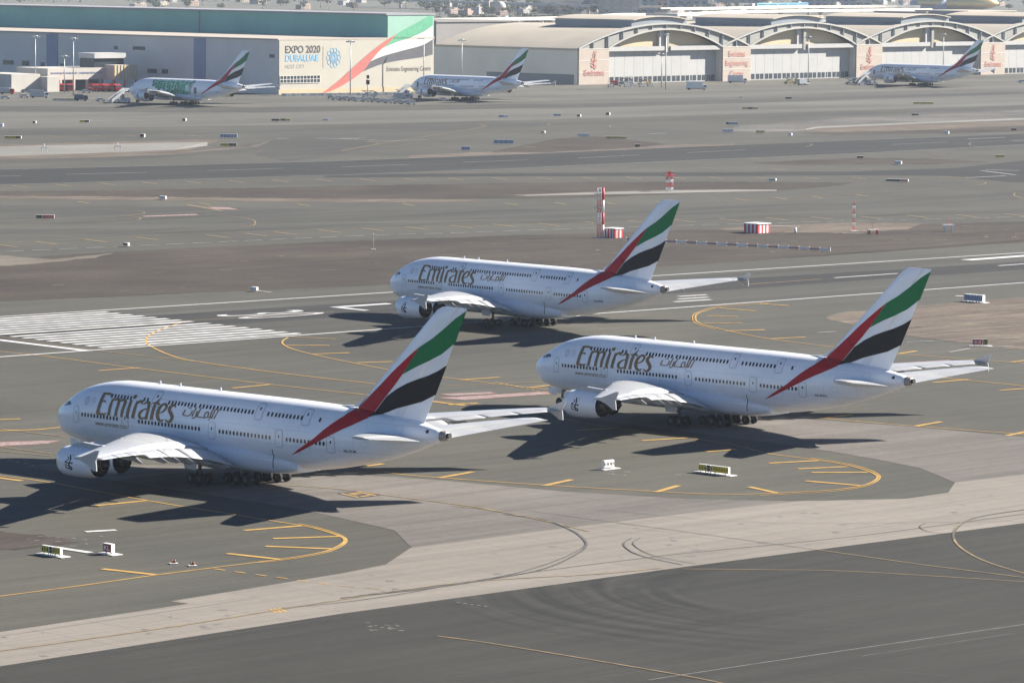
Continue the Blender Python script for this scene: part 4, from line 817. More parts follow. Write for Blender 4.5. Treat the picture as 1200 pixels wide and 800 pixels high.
        # engines
        for l, a0, zc in ((14.9, 22.9, 3.2), (25.7, 31.1, 4.38)):
            def E(t, c, s): return L(a0 + t, sd * l + c, zc + s)
            mb = MB(); mb.lathe([(1.5, 1.42), (.9, 1.46), (.35, 1.46), (.08, 1.55), (0, 1.63), (.06, 1.7), (.3, 1.78), (.9, 1.86), (1.8, 1.9), (3.0, 1.89), (4.2, 1.82), (5.2, 1.72), (6.1, 1.58)], E, 40)
            eo = mb.build('engine', PPLAIN, root)
            mb = MB(); mb.lathe([(6.1, 1.57), (5.9, 1.53), (4.6, 1.5), (3.2, 1.45), (3.2, .3)], E, 32); mb.build('fan_duct', DKMET, eo)
            mb = MB(); mb.lathe([(3.2, 1.0), (4.6, 1.12), (5.6, 1.05), (6.5, .86), (7.1, .7), (7.05, .62), (6.4, .6)], E, 28); mb.build('core_cowl', DKMET, eo)
            mb = MB(); mb.lathe([(6.4, .48), (7.0, .4), (7.6, .2), (7.9, .02)], E, 20); mb.build('exhaust_plug', DKMET, eo)
            mb = MB(); mb.lathe([(1.2, 1.45), (1.25, .5), (.95, .38), (.6, .2), (.42, .02)], E, 28); mb.build('fan', DKMET, eo)
            mb = MB(); mb.lathe([(-.006, 1.62), (-.02, 1.64), (.05, 1.712), (.33, 1.795)], E, 40); mb.build('intake_lip', BARE, eo)
            for s2 in (-1, 1):
                def ong(a, z):
                    r = interp(a - a0, [0, .3, .9, 1.8, 3, 4.2], [1.63, 1.78, 1.86, 1.9, 1.89, 1.82]); dz = z - zc
                    return L(a, sd * l + s2 * (math.sqrt(max(.01, r * r - dz * dz)) + .02), z)
                mb = MB(); strokes(mb, EMBL, ong, 0, a0 + 2.55, zc - .05, 1, 1); mb.build('calligraphic_emblem', BLACK, eo, recalc=False)
            le, te, tc, zl, zt = wdim(l); c = te - le
            lo = lambda x: Vector(wpt(l, x, -1, sd)).z
            P = [(a0 + .9, zc + 1.72), (a0 + 1.6, zc + 2.15), (a0 + 3.2, zc + 2.45), (le + .35, zl + .42), (le + .9, zl + .5), (le + c * .25, lo(.25) + .3), (le + c * .5, lo(.5) + .1), (a0 + 7.6, zc + 1.05), (a0 + 6.0, zc + .9), (a0 + 4.5, zc + 1.3), (a0 + 2.5, zc + 1.6)]
            mb = MB(); mb.prism(P, lambda a, z, d: L(a, sd * l + d, z), -.27, .27); mb.build('pylon', PWING, eo)
    # landing gear
    gear(root, 5.0, 0, [0], .52, .63, .45, 2.8, .3)
    for sd in (-1, 1):
        gear(root, 33.7, sd * 6.2, [-.85, .85], .72, .70, .52, 4.0)
        gear(root, 37.5, sd * 2.65, [-1.7, 0, 1.7], .77, .70, .52, 2.6)
        mb = MB(); mb.prism([(31.8, 3.2), (34.4, 3.1), (34.2, 1.9), (32.2, 1.9)], lambda a, z, d: L(a, sd * (7.3 + d), z), 0, .08); mb.build('gear_door', BELLY, root)
    for sd in (-1, 1):
        mb = MB(); mb.prism([(2.9, 2.75), (4.6, 2.6), (4.5, 1.7), (3.1, 1.75)], lambda a, z, d: L(a, sd * (.75 + d), z), 0, .06); mb.build('nose_gear_door', PPLAIN, root)
    return root

POSE = [(-32.764, 524.278, 136.787), (29.628, 594.531, 135.732), (2.650, 750.465, 133.748), (-140.948, 1824.853, 138.874), (-20.766, 1909.612, 136.160), (211.029, 2181.267, 138.336)]
LAB = ['nearest white double-deck airliner at left, its fin rising over the taxiing pair behind', 'white double-deck airliner at right with its nose wheel showing beside the outer engine', 'white double-deck airliner taxiing farthest back of the three, crossing the runway',
       'white double-deck airliner covered in green leaf-like blobs, parked by the fire station', 'white double-deck airliner parked nose-on to the painted flag wall', 'white double-deck airliner parked before the arched hangar doors']
REG = ['A6-EUR', 'A6-EOU', 'A6-EDG']
proto = make_airliner()
SKIP = ('access_hatch', 'cabin_window', 'door', 'antenna', 'web_address', 'event_logo', 'slat_seam', 'spoiler')
for i, (x, y, th) in enumerate(POSE):
    if i == 1: o = proto
    elif i < 3: o = copy_tree(proto)
    else: o = copy_tree(proto, None, SKIP + (('airline_lettering', 'arabic_lettering') if i == 3 else ()))
    o.location = (x, y, 0.02); o.rotation_euler = (0, 0, R(th))
    tag(o, LAB[i], 'airliner', 'taxiing double-deck airliners' if i < 3 else 'double-deck airliners parked at the hangars')
    PL = o
    if i >= 3:
        for ch in o.children:
            if ch.name.startswith('fuselage'): fu = ch
        if i == 3:
            r3 = random.Random(4); dots = []
            def green(mb):
                for ii in range(15):
                    for jj in range(5):
                        rr = r3.uniform(.8, 1.02); a, z = 18.3 + ii * 1.72 + r3.uniform(-.2, .2), 3.2 + jj * 1.66 + (ii % 2) * .83 + r3.uniform(-.2, .2); t = (a - 18.3) / 24.5
                        if z > 10 or z < 3.0 + 5.0 * (1 - min(1, t * 2.0)) or (t > .8 and z > 6.5 and z < 8.4) or (ii > 12 and jj in (0, 1)): continue
                        dots.append((a, z, rr))
                decal(mb, [(18.2, 10.3), (42.2, 10.3), (42.6, 8.7), (40.2, 8.5), (40.6, 3.2), (29.5, 3.2), (24, 6.4), (18.2, 7.6)][::-1], onfus(-1, .04), 5, .5)
                for a, z, rr in dots:
                    decal(mb, [(a + rr * math.cos(k * .524 + rr) * r3.uniform(.9, 1.1), min(10.5, z + rr * math.sin(k * .524 + rr) * r3.uniform(.9, 1.1))) for k in range(12)], onfus(-1, .05), 3, .8)
                decal(mb, rrect(43.3, 45.0, 5.0, 7.6, .2), onfus(-1, .05), 4, .8)
            f2 = fuselage_mb(green).build('fuselage', [PW, RED, BLACK, LGREEN, UNDER, mat('pale_green_livery', (.46, .66, .57), .4, var=.1)], o); bpy.data.objects.remove(fu)
        else:
            mb = MB()
            for z, segs in ((6.43, [(8.2, 15.3), (19.3, 30.8), (34.3, 43.6), (46.4, 52.8)]), (9.22, [(13.5, 17.3), (24.4, 39.9), (42.5, 48.6)])):
                for a0, a1 in segs:
                    n = int((a1 - a0) / .63)
                    for k in range(n): a = a0 + (a1 - a0) * k / n; decal(mb, [(a - .15, z - .25), (a + .15, z - .25), (a + .15, z + .25), (a - .15, z + .25)], onfus(-1, .026), 0, 2)
            mb.build('cabin_windows', DKGLASS, o, recalc=False)
            mb = MB(); decal(mb, rrect(6.2, 7.5, 5.2, 7.5, .2), onfus(-1, .03), 0, .5); mb.build('open_door', UNDER, o, recalc=False)
    else:
        text_on('registration', REG[i], 55.7, 57.7, 5.62, 5.95, BLACK, o, .01)
# ------------------------------------------------------------------ hangars beyond the apron
def frame(u, v, ang): 
    p = G(u, v); return p, Vector((math.cos(ang), math.sin(ang), 0)), Vector((-math.sin(ang), math.cos(ang), 0))
def along(p, d, u, v0=None):            # distance along d from p until the picture column u is reached
    a, b = -50.0, 900.0
    def uu(t):
        q = p + d * t - CAMP; return 600 + FPX * q.dot(RT) / q.dot(FW)
    s = 1 if uu(b) > uu(a) else -1
    for _ in range(60):
        m_ = (a + b) / 2
        if (uu(m_) - u) * s < 0: a = m_
        else: b = m_
    return (a + b) / 2
def onwall(p, d, u, v):                 # picture point -> (x along the wall, z)
    r = ray(u, v); n = Vector((d.y, -d.x, 0)); t = (p - CAMP).dot(n) / r.dot(n); q = CAMP + r * t
    return (q - p).dot(d), q.z
CREAM = mat('cream_cladding', (.40, .37, .305), .7, var=.05, scale=.08); CREAM2 = mat('sand_cladding', (0.452, 0.367, 0.226), .7, var=.05, scale=.1)
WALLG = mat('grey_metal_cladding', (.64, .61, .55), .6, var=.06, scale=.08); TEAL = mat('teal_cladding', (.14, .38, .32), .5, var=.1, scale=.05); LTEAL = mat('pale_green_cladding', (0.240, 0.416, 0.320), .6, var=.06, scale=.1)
BLUEP = mat('blue_panel', (.20, .25, .36), .5, var=.1, scale=.1); ROOFB = mat('beige_roof', (.44, .385, .305), .7, var=.08, scale=.05); ROOFG = mat('grey_roof', (.22, .205, .19), .8, var=.12, scale=.05)
MURR = mat('mural_red', (0.442, 0.111, 0.085), .6, var=.08); MURG = mat('mural_green', (.08, .33, .18), .6, var=.1); MURK = mat('mural_black', (.07, .07, .08), .6, var=.12); MURW = mat('mural_white', (0.576, 0.560, 0.520), .6, var=.04)
TXTD = mat('dark_print', (0.060, 0.055, 0.050), .6, var=0); TXTB = mat('blue_print', (.16, .38, .56), .6, var=0); TXTG = mat('grey_print', (.32, .31, .3), .6, var=0); TXTR = mat('red_print', (0.400, 0.160, 0.128), .6, var=0)
WINB = mat('dark_window', (.035, .045, .055), .2, var=.2); STONE = mat('pinkish_panel', (.37, .31, .255), .7, var=.06, scale=.3); WHM = mat('white_metal', (0.495, 0.488, 0.465), .5, var=.05, scale=.3)
TRUSS = mat('truss_grey', (.25, .245, .22), .6, var=.06, scale=.1); SHUT = mat('door_panel_white', (.36, .355, .34), .6, var=.05, scale=.2); DARKCL = mat('dark_cladding', (.16, .19, .22), .6, var=.1, scale=.05)  # last one: even dark blue-grey for monitors, posts and base strip
BEIGEW = mat('beige_trim', (.40, .35, .29), .7, var=.06)

ROOFL = mat('roof_membrane', (.26, .26, .27), .7, var=.1, scale=.05); RIBM = mat('arch_rib_grey', (.36, .35, .32), .6, var=.05, scale=.2)
A1_ = R(45.5)
# ---- painted hangar at left
P0, d1, d2 = frame(326, 111, A1_)
H1 = empty('painted_hangar', P0, A1_, 'huge teal-topped hangar with a flag ribbon painted across its cream end wall', 'hangar')
W1 = along(P0, d1, 507); X1 = along(P0, d1, 453); ZL = onwall(P0, d1, 330, 44)[1]; ZT = onwall(P0, d1, 480, 16)[1]; ZM = onwall(P0, d1, 452, 45)[1]
LEN1 = 330
MB().box((0, 0, 0), (W1, LEN1, ZM - .4)).build('lower_wall', WALLG, H1)
MB().box((0, -.6, 0), (W1, -.02, ZM - .4)).build('end_wall', CREAM, H1)
MB().box((-.8, -.7, ZM - .4), (W1 + .4, LEN1, ZM + .3)).build('ledge', BEIGEW, H1)
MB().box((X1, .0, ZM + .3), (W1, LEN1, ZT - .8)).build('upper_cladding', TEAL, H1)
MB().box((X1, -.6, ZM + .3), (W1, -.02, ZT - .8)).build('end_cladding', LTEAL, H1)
MB().box((X1 - 1.2, -.9, ZT - .8), (W1 + .8, LEN1, ZT)).build('roof', ROOFL, H1)
MB().box((-.35, -.75, 0), (W1 + .3, -.62, onwall(P0, d1, 420, 103)[1])).build('plinth_band', CREAM2, H1)
def wp(u, v): return onwall(P0, d1, u, v)
def mural(mb, P, mi, off):
    q = [wp(u, v) for u, v in P]; mb.add([(x, -.6 - off, z) for x, z in q], [tuple(range(len(q)))], mi)
m1 = lambda x, y: (320 + x / 6, 30 + y / 6)
def cv(P): return [(p.x, p.y) for p in catmull([Vector((a, b, 0)) for a, b in P], 5)]
mm = MB()
top_e = cv([m1(790, 125), m1(860, 62), m1(960, 5), m1(1050, -45), m1(1115, -82)]); low_e = cv([m1(1115, 0), m1(1060, 40), m1(960, 85), m1(860, 118), m1(765, 158)])
mural(mm, top_e + low_e, 1, .10)
mural(mm, cv([m1(765, 158), m1(860, 118), m1(960, 85), m1(1060, 40), m1(1115, 0)]) + cv([m1(1115, 98), m1(1040, 140), m1(900, 178), m1(760, 218), m1(660, 262)]) + [m1(690, 215)], 3, .07)
mural(mm, cv([m1(660, 262), m1(760, 218), m1(900, 178), m1(1040, 140), m1(1115, 98)]) + cv([m1(1115, 203), m1(1040, 222), m1(900, 242), m1(760, 270), m1(620, 325)]), 2, .13)
mural(mm, cv([m1(330, 480), m1(450, 390), m1(560, 290), m1(680, 185), m1(780, 110), m1(862, 60)]) + cv([m1(800, 130), m1(740, 180), m1(680, 250), m1(620, 325), m1(500, 410), m1(400, 460), m1(330, 480)]), 0, .19)
mm.build('flag_mural', [MURR, MURG, MURK, MURW], H1, recalc=False)
tm = MB()
def wtext(mb, s, a, b, mi, bold=0):
    (x0, z1), (x1, z0) = wp(*m1(*a)), wp(*m1(*b)); text(mb, s, lambda x, z: (x, -.72, z), x0, x1, z0, z1, mi, bold)
wtext(tm, 'EXPO 2020', (80, 143), (325, 192), 0, .012); wtext(tm, 'DUBAI,UAE', (80, 206), (313, 258), 1, .02); wtext(tm, 'HOST CITY', (80, 275), (215, 300), 2)
wtext(tm, 'Emirates Engineering Centre', (793, 290), (1102, 326), 0, 0)
x0, z0 = wp(*m1(345, 145)); x1, z1 = wp(*m1(348, 298)); tm.add([(x0, -.7, z0), (x1, -.7, z0), (x1, -.7, z1), (x0, -.7, z1)], [(0, 1, 2, 3)], 2)
xc, zc = wp(*m1(420, 226)); rx = wp(*m1(472, 226))[0] - xc; rz = wp(*m1(420, 152))[1] - zc
for k in range(10):
    t0 = k * math.pi / 5
    for rad, size in ((.72, .27), (.36, .22)):
        cx, cz = rad * math.cos(t0 + (.3 if rad < .5 else 0)), rad * math.sin(t0 + (.3 if rad < .5 else 0))
        for i in range(8):
            a, b = i * math.pi / 4, (i + 1) * math.pi / 4
            tm.add([(xc + rx * (cx + r * math.cos(t)), -.71, zc + rz * (cz + r * math.sin(t))) for r, t in ((size, a), (size, b), (size * .74, b), (size * .74, a))], [(0, 1, 2, 3)], 1)
tm.build('painted_lettering', [TXTD, TXTB, TXTG], H1, recalc=False)
(xa, za), (xb, zb) = wp(*m1(40, 355)), wp(*m1(322, 400))
wo = MB().box((xa, -.8, zb), (xb, -.61, za)).build('window_band', WINB, H1)
fm = MB()
for k in range(13): x = xa + (xb - xa) * k / 12; fm.box((x - .12, -.9, zb), (x + .12, -.81, za))
for z in (za, zb, (za + zb) / 2): fm.box((xa, -.93, z - .1), (xb, -.905, z + .1))
fm.build('window_frame', WALLG, wo)
# long shaded side
def sw(u, v): 
    p = P0; d = d2; r = ray(u, v); n = Vector((d.y, -d.x, 0)); t = (p - CAMP).dot(n) / r.dot(n); q = CAMP + r * t; return (q - p).dot(d), q.z
for (u0, u1) in ((55, 68), (227.5, 241)): 
    ya, yb = sw(u1, 90)[0], sw(u0, 90)[0]; MB().box((-.3, ya, 0), (-.01, yb, ZM - .5)).build('blue_door', BLUEP, H1)
for (u0, v0, u1, v1) in [(4, 71, 16, 76), (26, 71.5, 34, 77), (48, 73.5, 52.5, 78), (71, 75, 76, 79), (173, 81, 184, 86), (190, 81.5, 197, 86.5), (156, 55, 170, 59), (134, 54, 138, 58), (316, 64, 322, 68), (58, 75, 66, 79)]:
    ya, yb = sw(u1, v1)[0], sw(u0, v1)[0]; MB().box((-.25, ya, sw(u1, v1)[1]), (-.02, yb, sw(u1, v0)[1])).build('wall_window', WINB, H1)
y_ = sw(108, 20)[0]; MB().box((X1 - .15, y_, ZM + .3), (X1 - .01, y_ + 1, ZT - .8)).build('drain_pipe', DARKCL, H1)

# ---- four arched hangar bays
P1, e1, e2 = frame(677.5, 99.6, R(46.8))
S = (along(P1, e1, 1002.5) / 2); PWD = S * .202; OW = S - PWD
ZP = onwall(P1, e1, 690, 57.2)[1]; ZI = onwall(P1, e1, 777, 34.5)[1]; ZO = onwall(P1, e1, 777, 28)[1]
DEPTH = along(P1, e2, 507)
def arc(w_, h, n=28):   # circular arc of chord w_ and rise h, centred
    r = (w_ * w_ / 4 + h * h) / (2 * h); return [(-w_ / 2 + w_ * k / n, math.sqrt(r * r - (-w_ / 2 + w_ * k / n) ** 2) - (r - h)) for k in range(n + 1)]
BAYL = ['arched hangar bay whose left pillar carries a red emblem, beside the long grey side wall', 'arched hangar bay left of the airliner, its left pillar carrying three lines of red writing', 'arched hangar bay directly behind the parked airliner', 'arched hangar bay cut off by the right edge of the picture']
def emblem_panel(mb, x0, x1, z0, z1):
    k = (z1 - z0) / 1.55; kx = (x1 - x0) / 1.9; xc, zc = (x0 + x1) / 2, (z0 + z1) / 2
    strokes(mb, EMBL, lambda a, z: (xc + a * kx, -.75, zc + z * k), 0)
for b in range(4):
    B = empty('arched_hangar', P1 + e1 * (S * b), R(46.8), BAYL[b], 'hangar', 'row of arched hangar bays')
    cx = PWD + OW / 2
    ai = [(cx + x, ZP + z) for x, z in arc(OW, ZI - ZP)]; ao = [(cx + x, ZP + z) for x, z in arc(OW + 2 * PWD, ZO - ZP)]
    pm = MB().box((0, -.5, 0), (PWD, .5, ZP)); 
    pil = pm.build('sign_pillar', STONE, B)
    for z in (ZP * .34, ZP * .67, ZP * .985): MB().box((0, -.62, z - .12), (PWD, -.51, z + .12)).build('pillar_band', MURW, pil)
    lt = MB()
    if b != 1:
        emblem_panel(lt, PWD * .36, PWD * .62, ZP * .44, ZP * .86)
        text(lt, 'Emirates', lambda x, z: (x, -.75, z), PWD * .17, PWD * .84, ZP * .25, ZP * .41, bold=.015)
    else:
        for s, q, z0, z1 in (('Emirates', .2, .70, .87), ('Engineering', .1, .40, .60), ('Centre', .26, .14, .30)): text(lt, s, lambda x, z: (x, -.75, z), PWD * q, PWD * (1 - q), ZP * z0, ZP * z1, bold=.01)
    lt.build('red_lettering', TXTR, pil, recalc=False)
    # truss: grey infill between the two arcs, white ribs and verticals
    inf = MB(); n = len(ai); half0 = 0 if b == 0 else PWD / 2
    lo = [(x, (ZP if abs(x - cx) >= OW / 2 else interp(x, [p[0] for p in ai], [p[1] for p in ai]))) for x, z in ao]
    k0 = 0 if b == 0 else next(k for k, p in enumerate(ao) if p[0] >= half0)
    for dy in (.0,):
        seq = list(range(k0, len(ao)))
        q = [(ao[k][0], dy + .8 + .004 * b, lo[k][1]) for k in seq] + [(ao[k][0], dy + .8 + .004 * b, ao[k][1]) for k in seq]; m_ = len(seq)
        inf.add(q, [(i, i + 1, m_ + i + 1, m_ + i) for i in range(m_ - 1)])
    inf.build('truss_infill', TRUSS, B, recalc=False)
    rib = MB()
    def ribbon(pts, y, w_, mi=0):
        for (xa, za), (xb, zb) in zip(pts, pts[1:]): rib.add([(xa, y, za - w_), (xb, y, zb - w_), (xb, y, zb + w_), (xa, y, za + w_), (xa, y + 1.2, za + w_), (xb, y + 1.2, zb + w_)], [(0, 1, 2, 3), (3, 2, 5, 4)], mi)
    ribbon(ao, -.5 - .01 * b, .42); ribbon(ai, -.4, .42)
    rib.build('arch_rib', RIBM, B, recalc=False)
    for k in range(1, 12):
        x = (OW + 2 * PWD) * k / 12; zi = ZP if not (PWD < x < PWD + OW) else interp(x, [p[0] for p in ai], [p[1] for p in ai]); zo = interp(x, [p[0] for p in ao], [p[1] for p in ao])
        MB().box((x - .22, -.2, zi), (x + .22, .6, zo)).build('truss_post', DARKCL, B)
    # tympanum set back behind the truss, door beam, doors
    ty = MB(); yb = 4.2; q = [(x, yb, ZP) for x, z in ai] + [(x, yb, z) for x, z in ai]; ty.add(q, [(i, i + 1, n + i + 1, n + i) for i in range(n - 1)]); ty.build('tympanum', CREAM2, B, recalc=False)
    MB().box((cx - 2.6, 2.4, ZP), (cx + 1.0, 4.1, ZI - .4)).build('door_pocket', WHM, B); MB().box((cx + 1.0, 1.0, ZP - 2.5), (cx + 3.2, 4.15, ZI - .2)).build('gantry_post', TRUSS, B)
    MB().box((PWD + .3, .3, ZP - 1.6), (cx - 1.0, 2.5, ZP + .6)).box((cx + 4, .3, ZP - 1.6), (PWD + OW, 2.5, ZP + .6)).build('door_beam', SHUT, B)
    npan = 12
    for k in range(npan):
        xa = PWD + .4 + (OW - .8) * k / npan; xb = PWD + .4 + (OW - .8) * (k + 1) / npan; yo = 2.6 if k < 9 else 4.2
        dp = MB().box((xa + .06, yo, 0.05), (xb - .06, yo + .5, ZP - 1.7)).build('door_panel', SHUT, B)
        wm = MB()
        for j in range(2): wm.box((xa + .5 + j * 3.4, yo - .1, .6), (xa + 3.2 + j * 3.4, yo - .01, 3.4))
        wm.build('door_window', WINB, dp)
    for xj in (PWD, PWD + OW - .41): MB().box((xj, .6, 0), (xj + .4, 5.0, ZP)).build('door_jamb', WALLG, B)
    # barrel roof running back, side walls
    rf = MB(); seq = [p for p in ao if p[0] >= half0 - .1] if b else ao
    seq = [(x, z - .2) for x, z in seq]; m_ = len(seq); q = [(x, .7, z) for x, z in seq] + [(x, DEPTH, z * .97) for x, z in seq]
    rf.add(q, [(i, i + 1, m_ + i + 1, m_ + i) for i in range(m_ - 1)]); rf.build('roof', ROOFB, B, recalc=False)
    if b == 0:
        MB().box((-.02, .6, 0), (.5, DEPTH, ZP - 1)).build('side_wall', WALLG, B); MB().box((-.6, .6, ZP - 1), (.4, DEPTH, ZP + .15)).build('eave', BEIGEW, B)
        MB().box((-.25, 3, 0), (-.03, DEPTH * .62, ZP * .28)).build('dark_base', DARKCL, B)  # darker strip along the foot of the side wall
    # raised roof monitor with a bowed top
    w_ = S * .385; hz = ZO + onwall(P1, e1, 777, 21.5)[1] * 0; z0 = ZO - 5.0; zt = ZO + 1.6; mo = arc(w_, 1.9, 12); y0, y1 = 5.0, S * .52
    mn = MB(); top = [(cx + x, zt + z) for x, z in mo]; k = len(top)
    bot = [(x, z0) for x, z in top]
    for yy in (y0, y1): mn.add([(x, yy, z) for x, z in bot] + [(x, yy, z) for x, z in top], [(i, i + 1, k + i + 1, k + i) for i in range(k - 1)], 0)
    mn.add([(bot[0][0], y0, z0), (bot[0][0], y1, z0), (bot[0][0], y1, zt), (bot[0][0], y0, zt)], [(0, 1, 2, 3)], 0); mn.add([(bot[-1][0], y0, z0), (bot[-1][0], y1, z0), (bot[-1][0], y1, zt), (bot[-1][0], y0, zt)], [(0, 1, 2, 3)], 0)
    mo_ = mn.build('roof_monitor', DARKCL, B)
    rt = MB(); rt.add([(x, y0 - 1.5, z + .05) for x, z in top] + [(x, y1 + 2, z + .05) for x, z in top] + [(x, y0 - 1.5, z + .5) for x, z in top] + [(x, y1 + 2, z + .5) for x, z in top],
        [(2 * k + i, 2 * k + i + 1, 3 * k + i + 1, 3 * k + i) for i in range(k - 1)] + [(i, i + 1, 2 * k + i + 1, 2 * k + i) for i in range(k - 1)] + [(0, k, 3 * k, 2 * k)])
    rt.build('monitor_roof', ROOFB, mo_, recalc=False)

# ---- low grey-roofed sheds seen between and behind
def shed(name, label, u, v, ang, wx, wy, h, wall, roof, cat='shed', over=.8):
    e = empty(name, G(u, v), ang, label, cat); MB().box((0, 0, 0), (wx, wy, h)).build('wall', wall, e); MB().box((-over, -over, h), (wx + over, wy + over, h + .9)).build('roof', roof, e); return e
shed('warehouse', 'low flat-roofed warehouse with a dark roof between the painted hangar and the arched bays', 511, 64, R(46), 70, 130, 21, ROOFG, ROOFG, 'warehouse')
for u, v, wx, wy, h, la in [(962, 43, 70, 50, 15.5, 'dark-walled roof block behind the third arch'), (1085, 36, 60, 60, 16, 'low pale-roofed hangar below the golden shell'), (1134, 37, 70, 60, 17.5, 'wide pale-roofed hangar at the right behind the arches')]:
    shed('rear_hangar', la, u, v, R(46), wx, wy, h, DARKCL, ROOFB, 'hangar')

# ------------------------------------------------------------------ fire station and apron clutter
CARW = mat('vehicle_white', (.70, .70, .69), .35, var=.04); CARR = mat('vehicle_red', (.45, .03, .03), .35, var=.06); CARB = mat('vehicle_blue', (.04, .07, .13), .35, var=.06); CARY = mat('vehicle_yellow', (.6, .42, .06), .4, var=.06); CARS = mat('vehicle_silver', (.38, .4, .42), .3, .3, var=.04)
STATW = mat('station_wall', (0.494, 0.465, 0.408), .7, var=.06, scale=.2); GREYM = mat('galvanised_steel', (.40, .41, .41), .5, .3, var=.1); CONCR = mat('pad_concrete', (.62, .6, .56), .8, var=.1)
FA_ = R(40)
F = empty('fire_station', G(19, 108.3), FA_, 'low cream fire station with open engine bays below the hangar wall', 'fire station')  # open bays; the red there is the fire engines' paint
sc_m = 1.3 / px_scale(F.location)
def fx(u): return (u - 19) * sc_m
MB().box((0, 4, 0), (fx(50), 34, 8.2)).build('office_block', STATW, F); MB().box((fx(50), -2, 0), (fx(63), 6, 7.0)).build('annexe', STATW, F)
MB().box((fx(62), 7, 5.2), (fx(135), 34, 10.6)).build('bay_roof', STATW, F)
for k in range(6): x = fx(62) + (fx(135) - fx(62)) * k / 5; MB().box((x - .5, 7, 0), (x + .5, 8.2, 5.2)).build('bay_pillar', STATW, F)
MB().box((fx(62), 16, 0), (fx(135), 17, 5.2)).build('bay_back', DARKCL, F)
MB().box((fx(117), 10, 10.6), (fx(150), 22, 15)).build('watch_room', WINB, F); MB().box((fx(116), 9, 15), (fx(151), 23, 17.4)).build('watch_room_roof', WHM, F)
sg = MB()
for k in range(34):
    if k == 18: continue
    x = fx(66) + k * .82 * (fx(122) - fx(66)) / 28; sg.box((x, 6.8, 8.0 + (k % 3) * .1), (x + .5, 6.95, 8.8 - (k % 2) * .2))
sg.build('sign_lettering', TXTB if False else BLUEP, F)
D_ = empty('tank_frame', G(134, 106.3), FA_, 'cream slatted tank frame on red legs beside the fire station', 'tank')
MB().box((0, 0, 5), (13.5, 8, 12)).build('tank', STATW, D_); fm = MB()
for k in range(8): fm.box((k * 1.85, -.2, 5), (k * 1.85 + .3, -.02, 12))
fm.build('slats', CARY, D_)
for x in (.5, 6.5, 13): MB().box((x - .3, .5, 0), (x + .3, 1.1, 5)).build('leg', CARR, D_)

def wheels(root, xs, y, r, ma=TYRE):
    for x in xs:
        for s in (-1, 1):
            mb = MB(); mb.tube((x, s * y - .12, r), (x, s * y + .12, r), r, r, 14); mb.build('wheel', ma, root)
def car(body):
    e = empty('car', (0, 0, 0)); mb = MB()
    mb.prism([(-2.2, .35), (2.2, .35), (2.25, .8), (1.2, .98), (.55, 1.5), (-1.3, 1.52), (-1.95, 1.02), (-2.25, .95)], lambda a, z, d: (a, d, z), -.88, .88); mb.build('body', body, e)
    gm = MB(); gm.prism([(1.05, 1.0), (.5, 1.44), (-1.25, 1.46), (-1.75, 1.03)], lambda a, z, d: (a, d, z), -.9, .9); gm.build('windows', WINB, e); wheels(e, (-1.35, 1.35), .8, .33); return e
def truck(boxm, cabm, l=7.5, h=3.4):
    e = empty('box_truck', (0, 0, 0)); MB().box((-l / 2, -1.2, .9), (l / 2 - 2.1, 1.2, h)).build('cargo_box', boxm, e)
    c = MB(); c.prism([(l / 2 - 2.0, .6), (l / 2, .6), (l / 2, 1.5), (l / 2 - .35, 2.5), (l / 2 - 2.0, 2.5)], lambda a, z, d: (a, d, z), -1.15, 1.15); cb = c.build('cab', cabm, e)
    MB().prism([(l / 2 - .0, 1.55), (l / 2 - .33, 2.4), (l / 2 - 1.5, 2.4), (l / 2 - 1.5, 1.55)], lambda a, z, d: (a + .02, d, z), -1.17, 1.17).build('windows', WINB, cb); MB().box((-l / 2, -.5, .55), (l / 2 - 2, .5, .88)).build('chassis', TYRE, e)
    wheels(e, (-l / 2 + 1.4, l / 2 - 1.2), 1.0, .48); return e
def fire_engine():
    e = empty('fire_engine', (0, 0, 0)); MB().prism([(-5, .8), (5, .8), (5.2, 1.8), (4.8, 3.2), (2.6, 3.3), (2.4, 3.6), (-5, 3.4)], lambda a, z, d: (a, d, z), -1.5, 1.5).build('body', CARR, e)
    MB().prism([(5.17, 2.0), (4.8, 3.05), (2.9, 3.1), (2.9, 2.0)], lambda a, z, d: (a + .03, d, z), -1.53, 1.53).build('cab_windows', WINB, e); MB().box((-4.6, -1.56, 1.5), (2.2, -1.51, 1.9)).box((-4.6, 1.51, 1.5), (2.2, 1.56, 1.9)).build('white_stripe', CARW, e)
    MB().tube((3.6, 0, 3.3), (4.8, 0, 3.9), .16).build('water_monitor', STEEL, e); wheels(e, (-3.4, -1.9, 3.3), 1.3, .65); return e
def cart():
    e = empty('baggage_cart', (0, 0, 0)); MB().box((-1.6, -.8, .45), (1.6, .8, .62)).build('bed', GREYM, e); mb = MB()
    for x in (-1.5, 0, 1.5):
        for y in (-.75, .75): mb.box((x - .05, y - .05, .63), (x + .05, y + .05, 1.9))
    mb.box((-1.6, -.8, 1.9), (1.6, .8, 1.98)).build('canopy_frame', GREYM, e); MB().box((-1.4, -.65, .63), (.9, .65, 1.35)).build('curtain', CARS, e); wheels(e, (-1.2, 1.2), .7, .24); return e
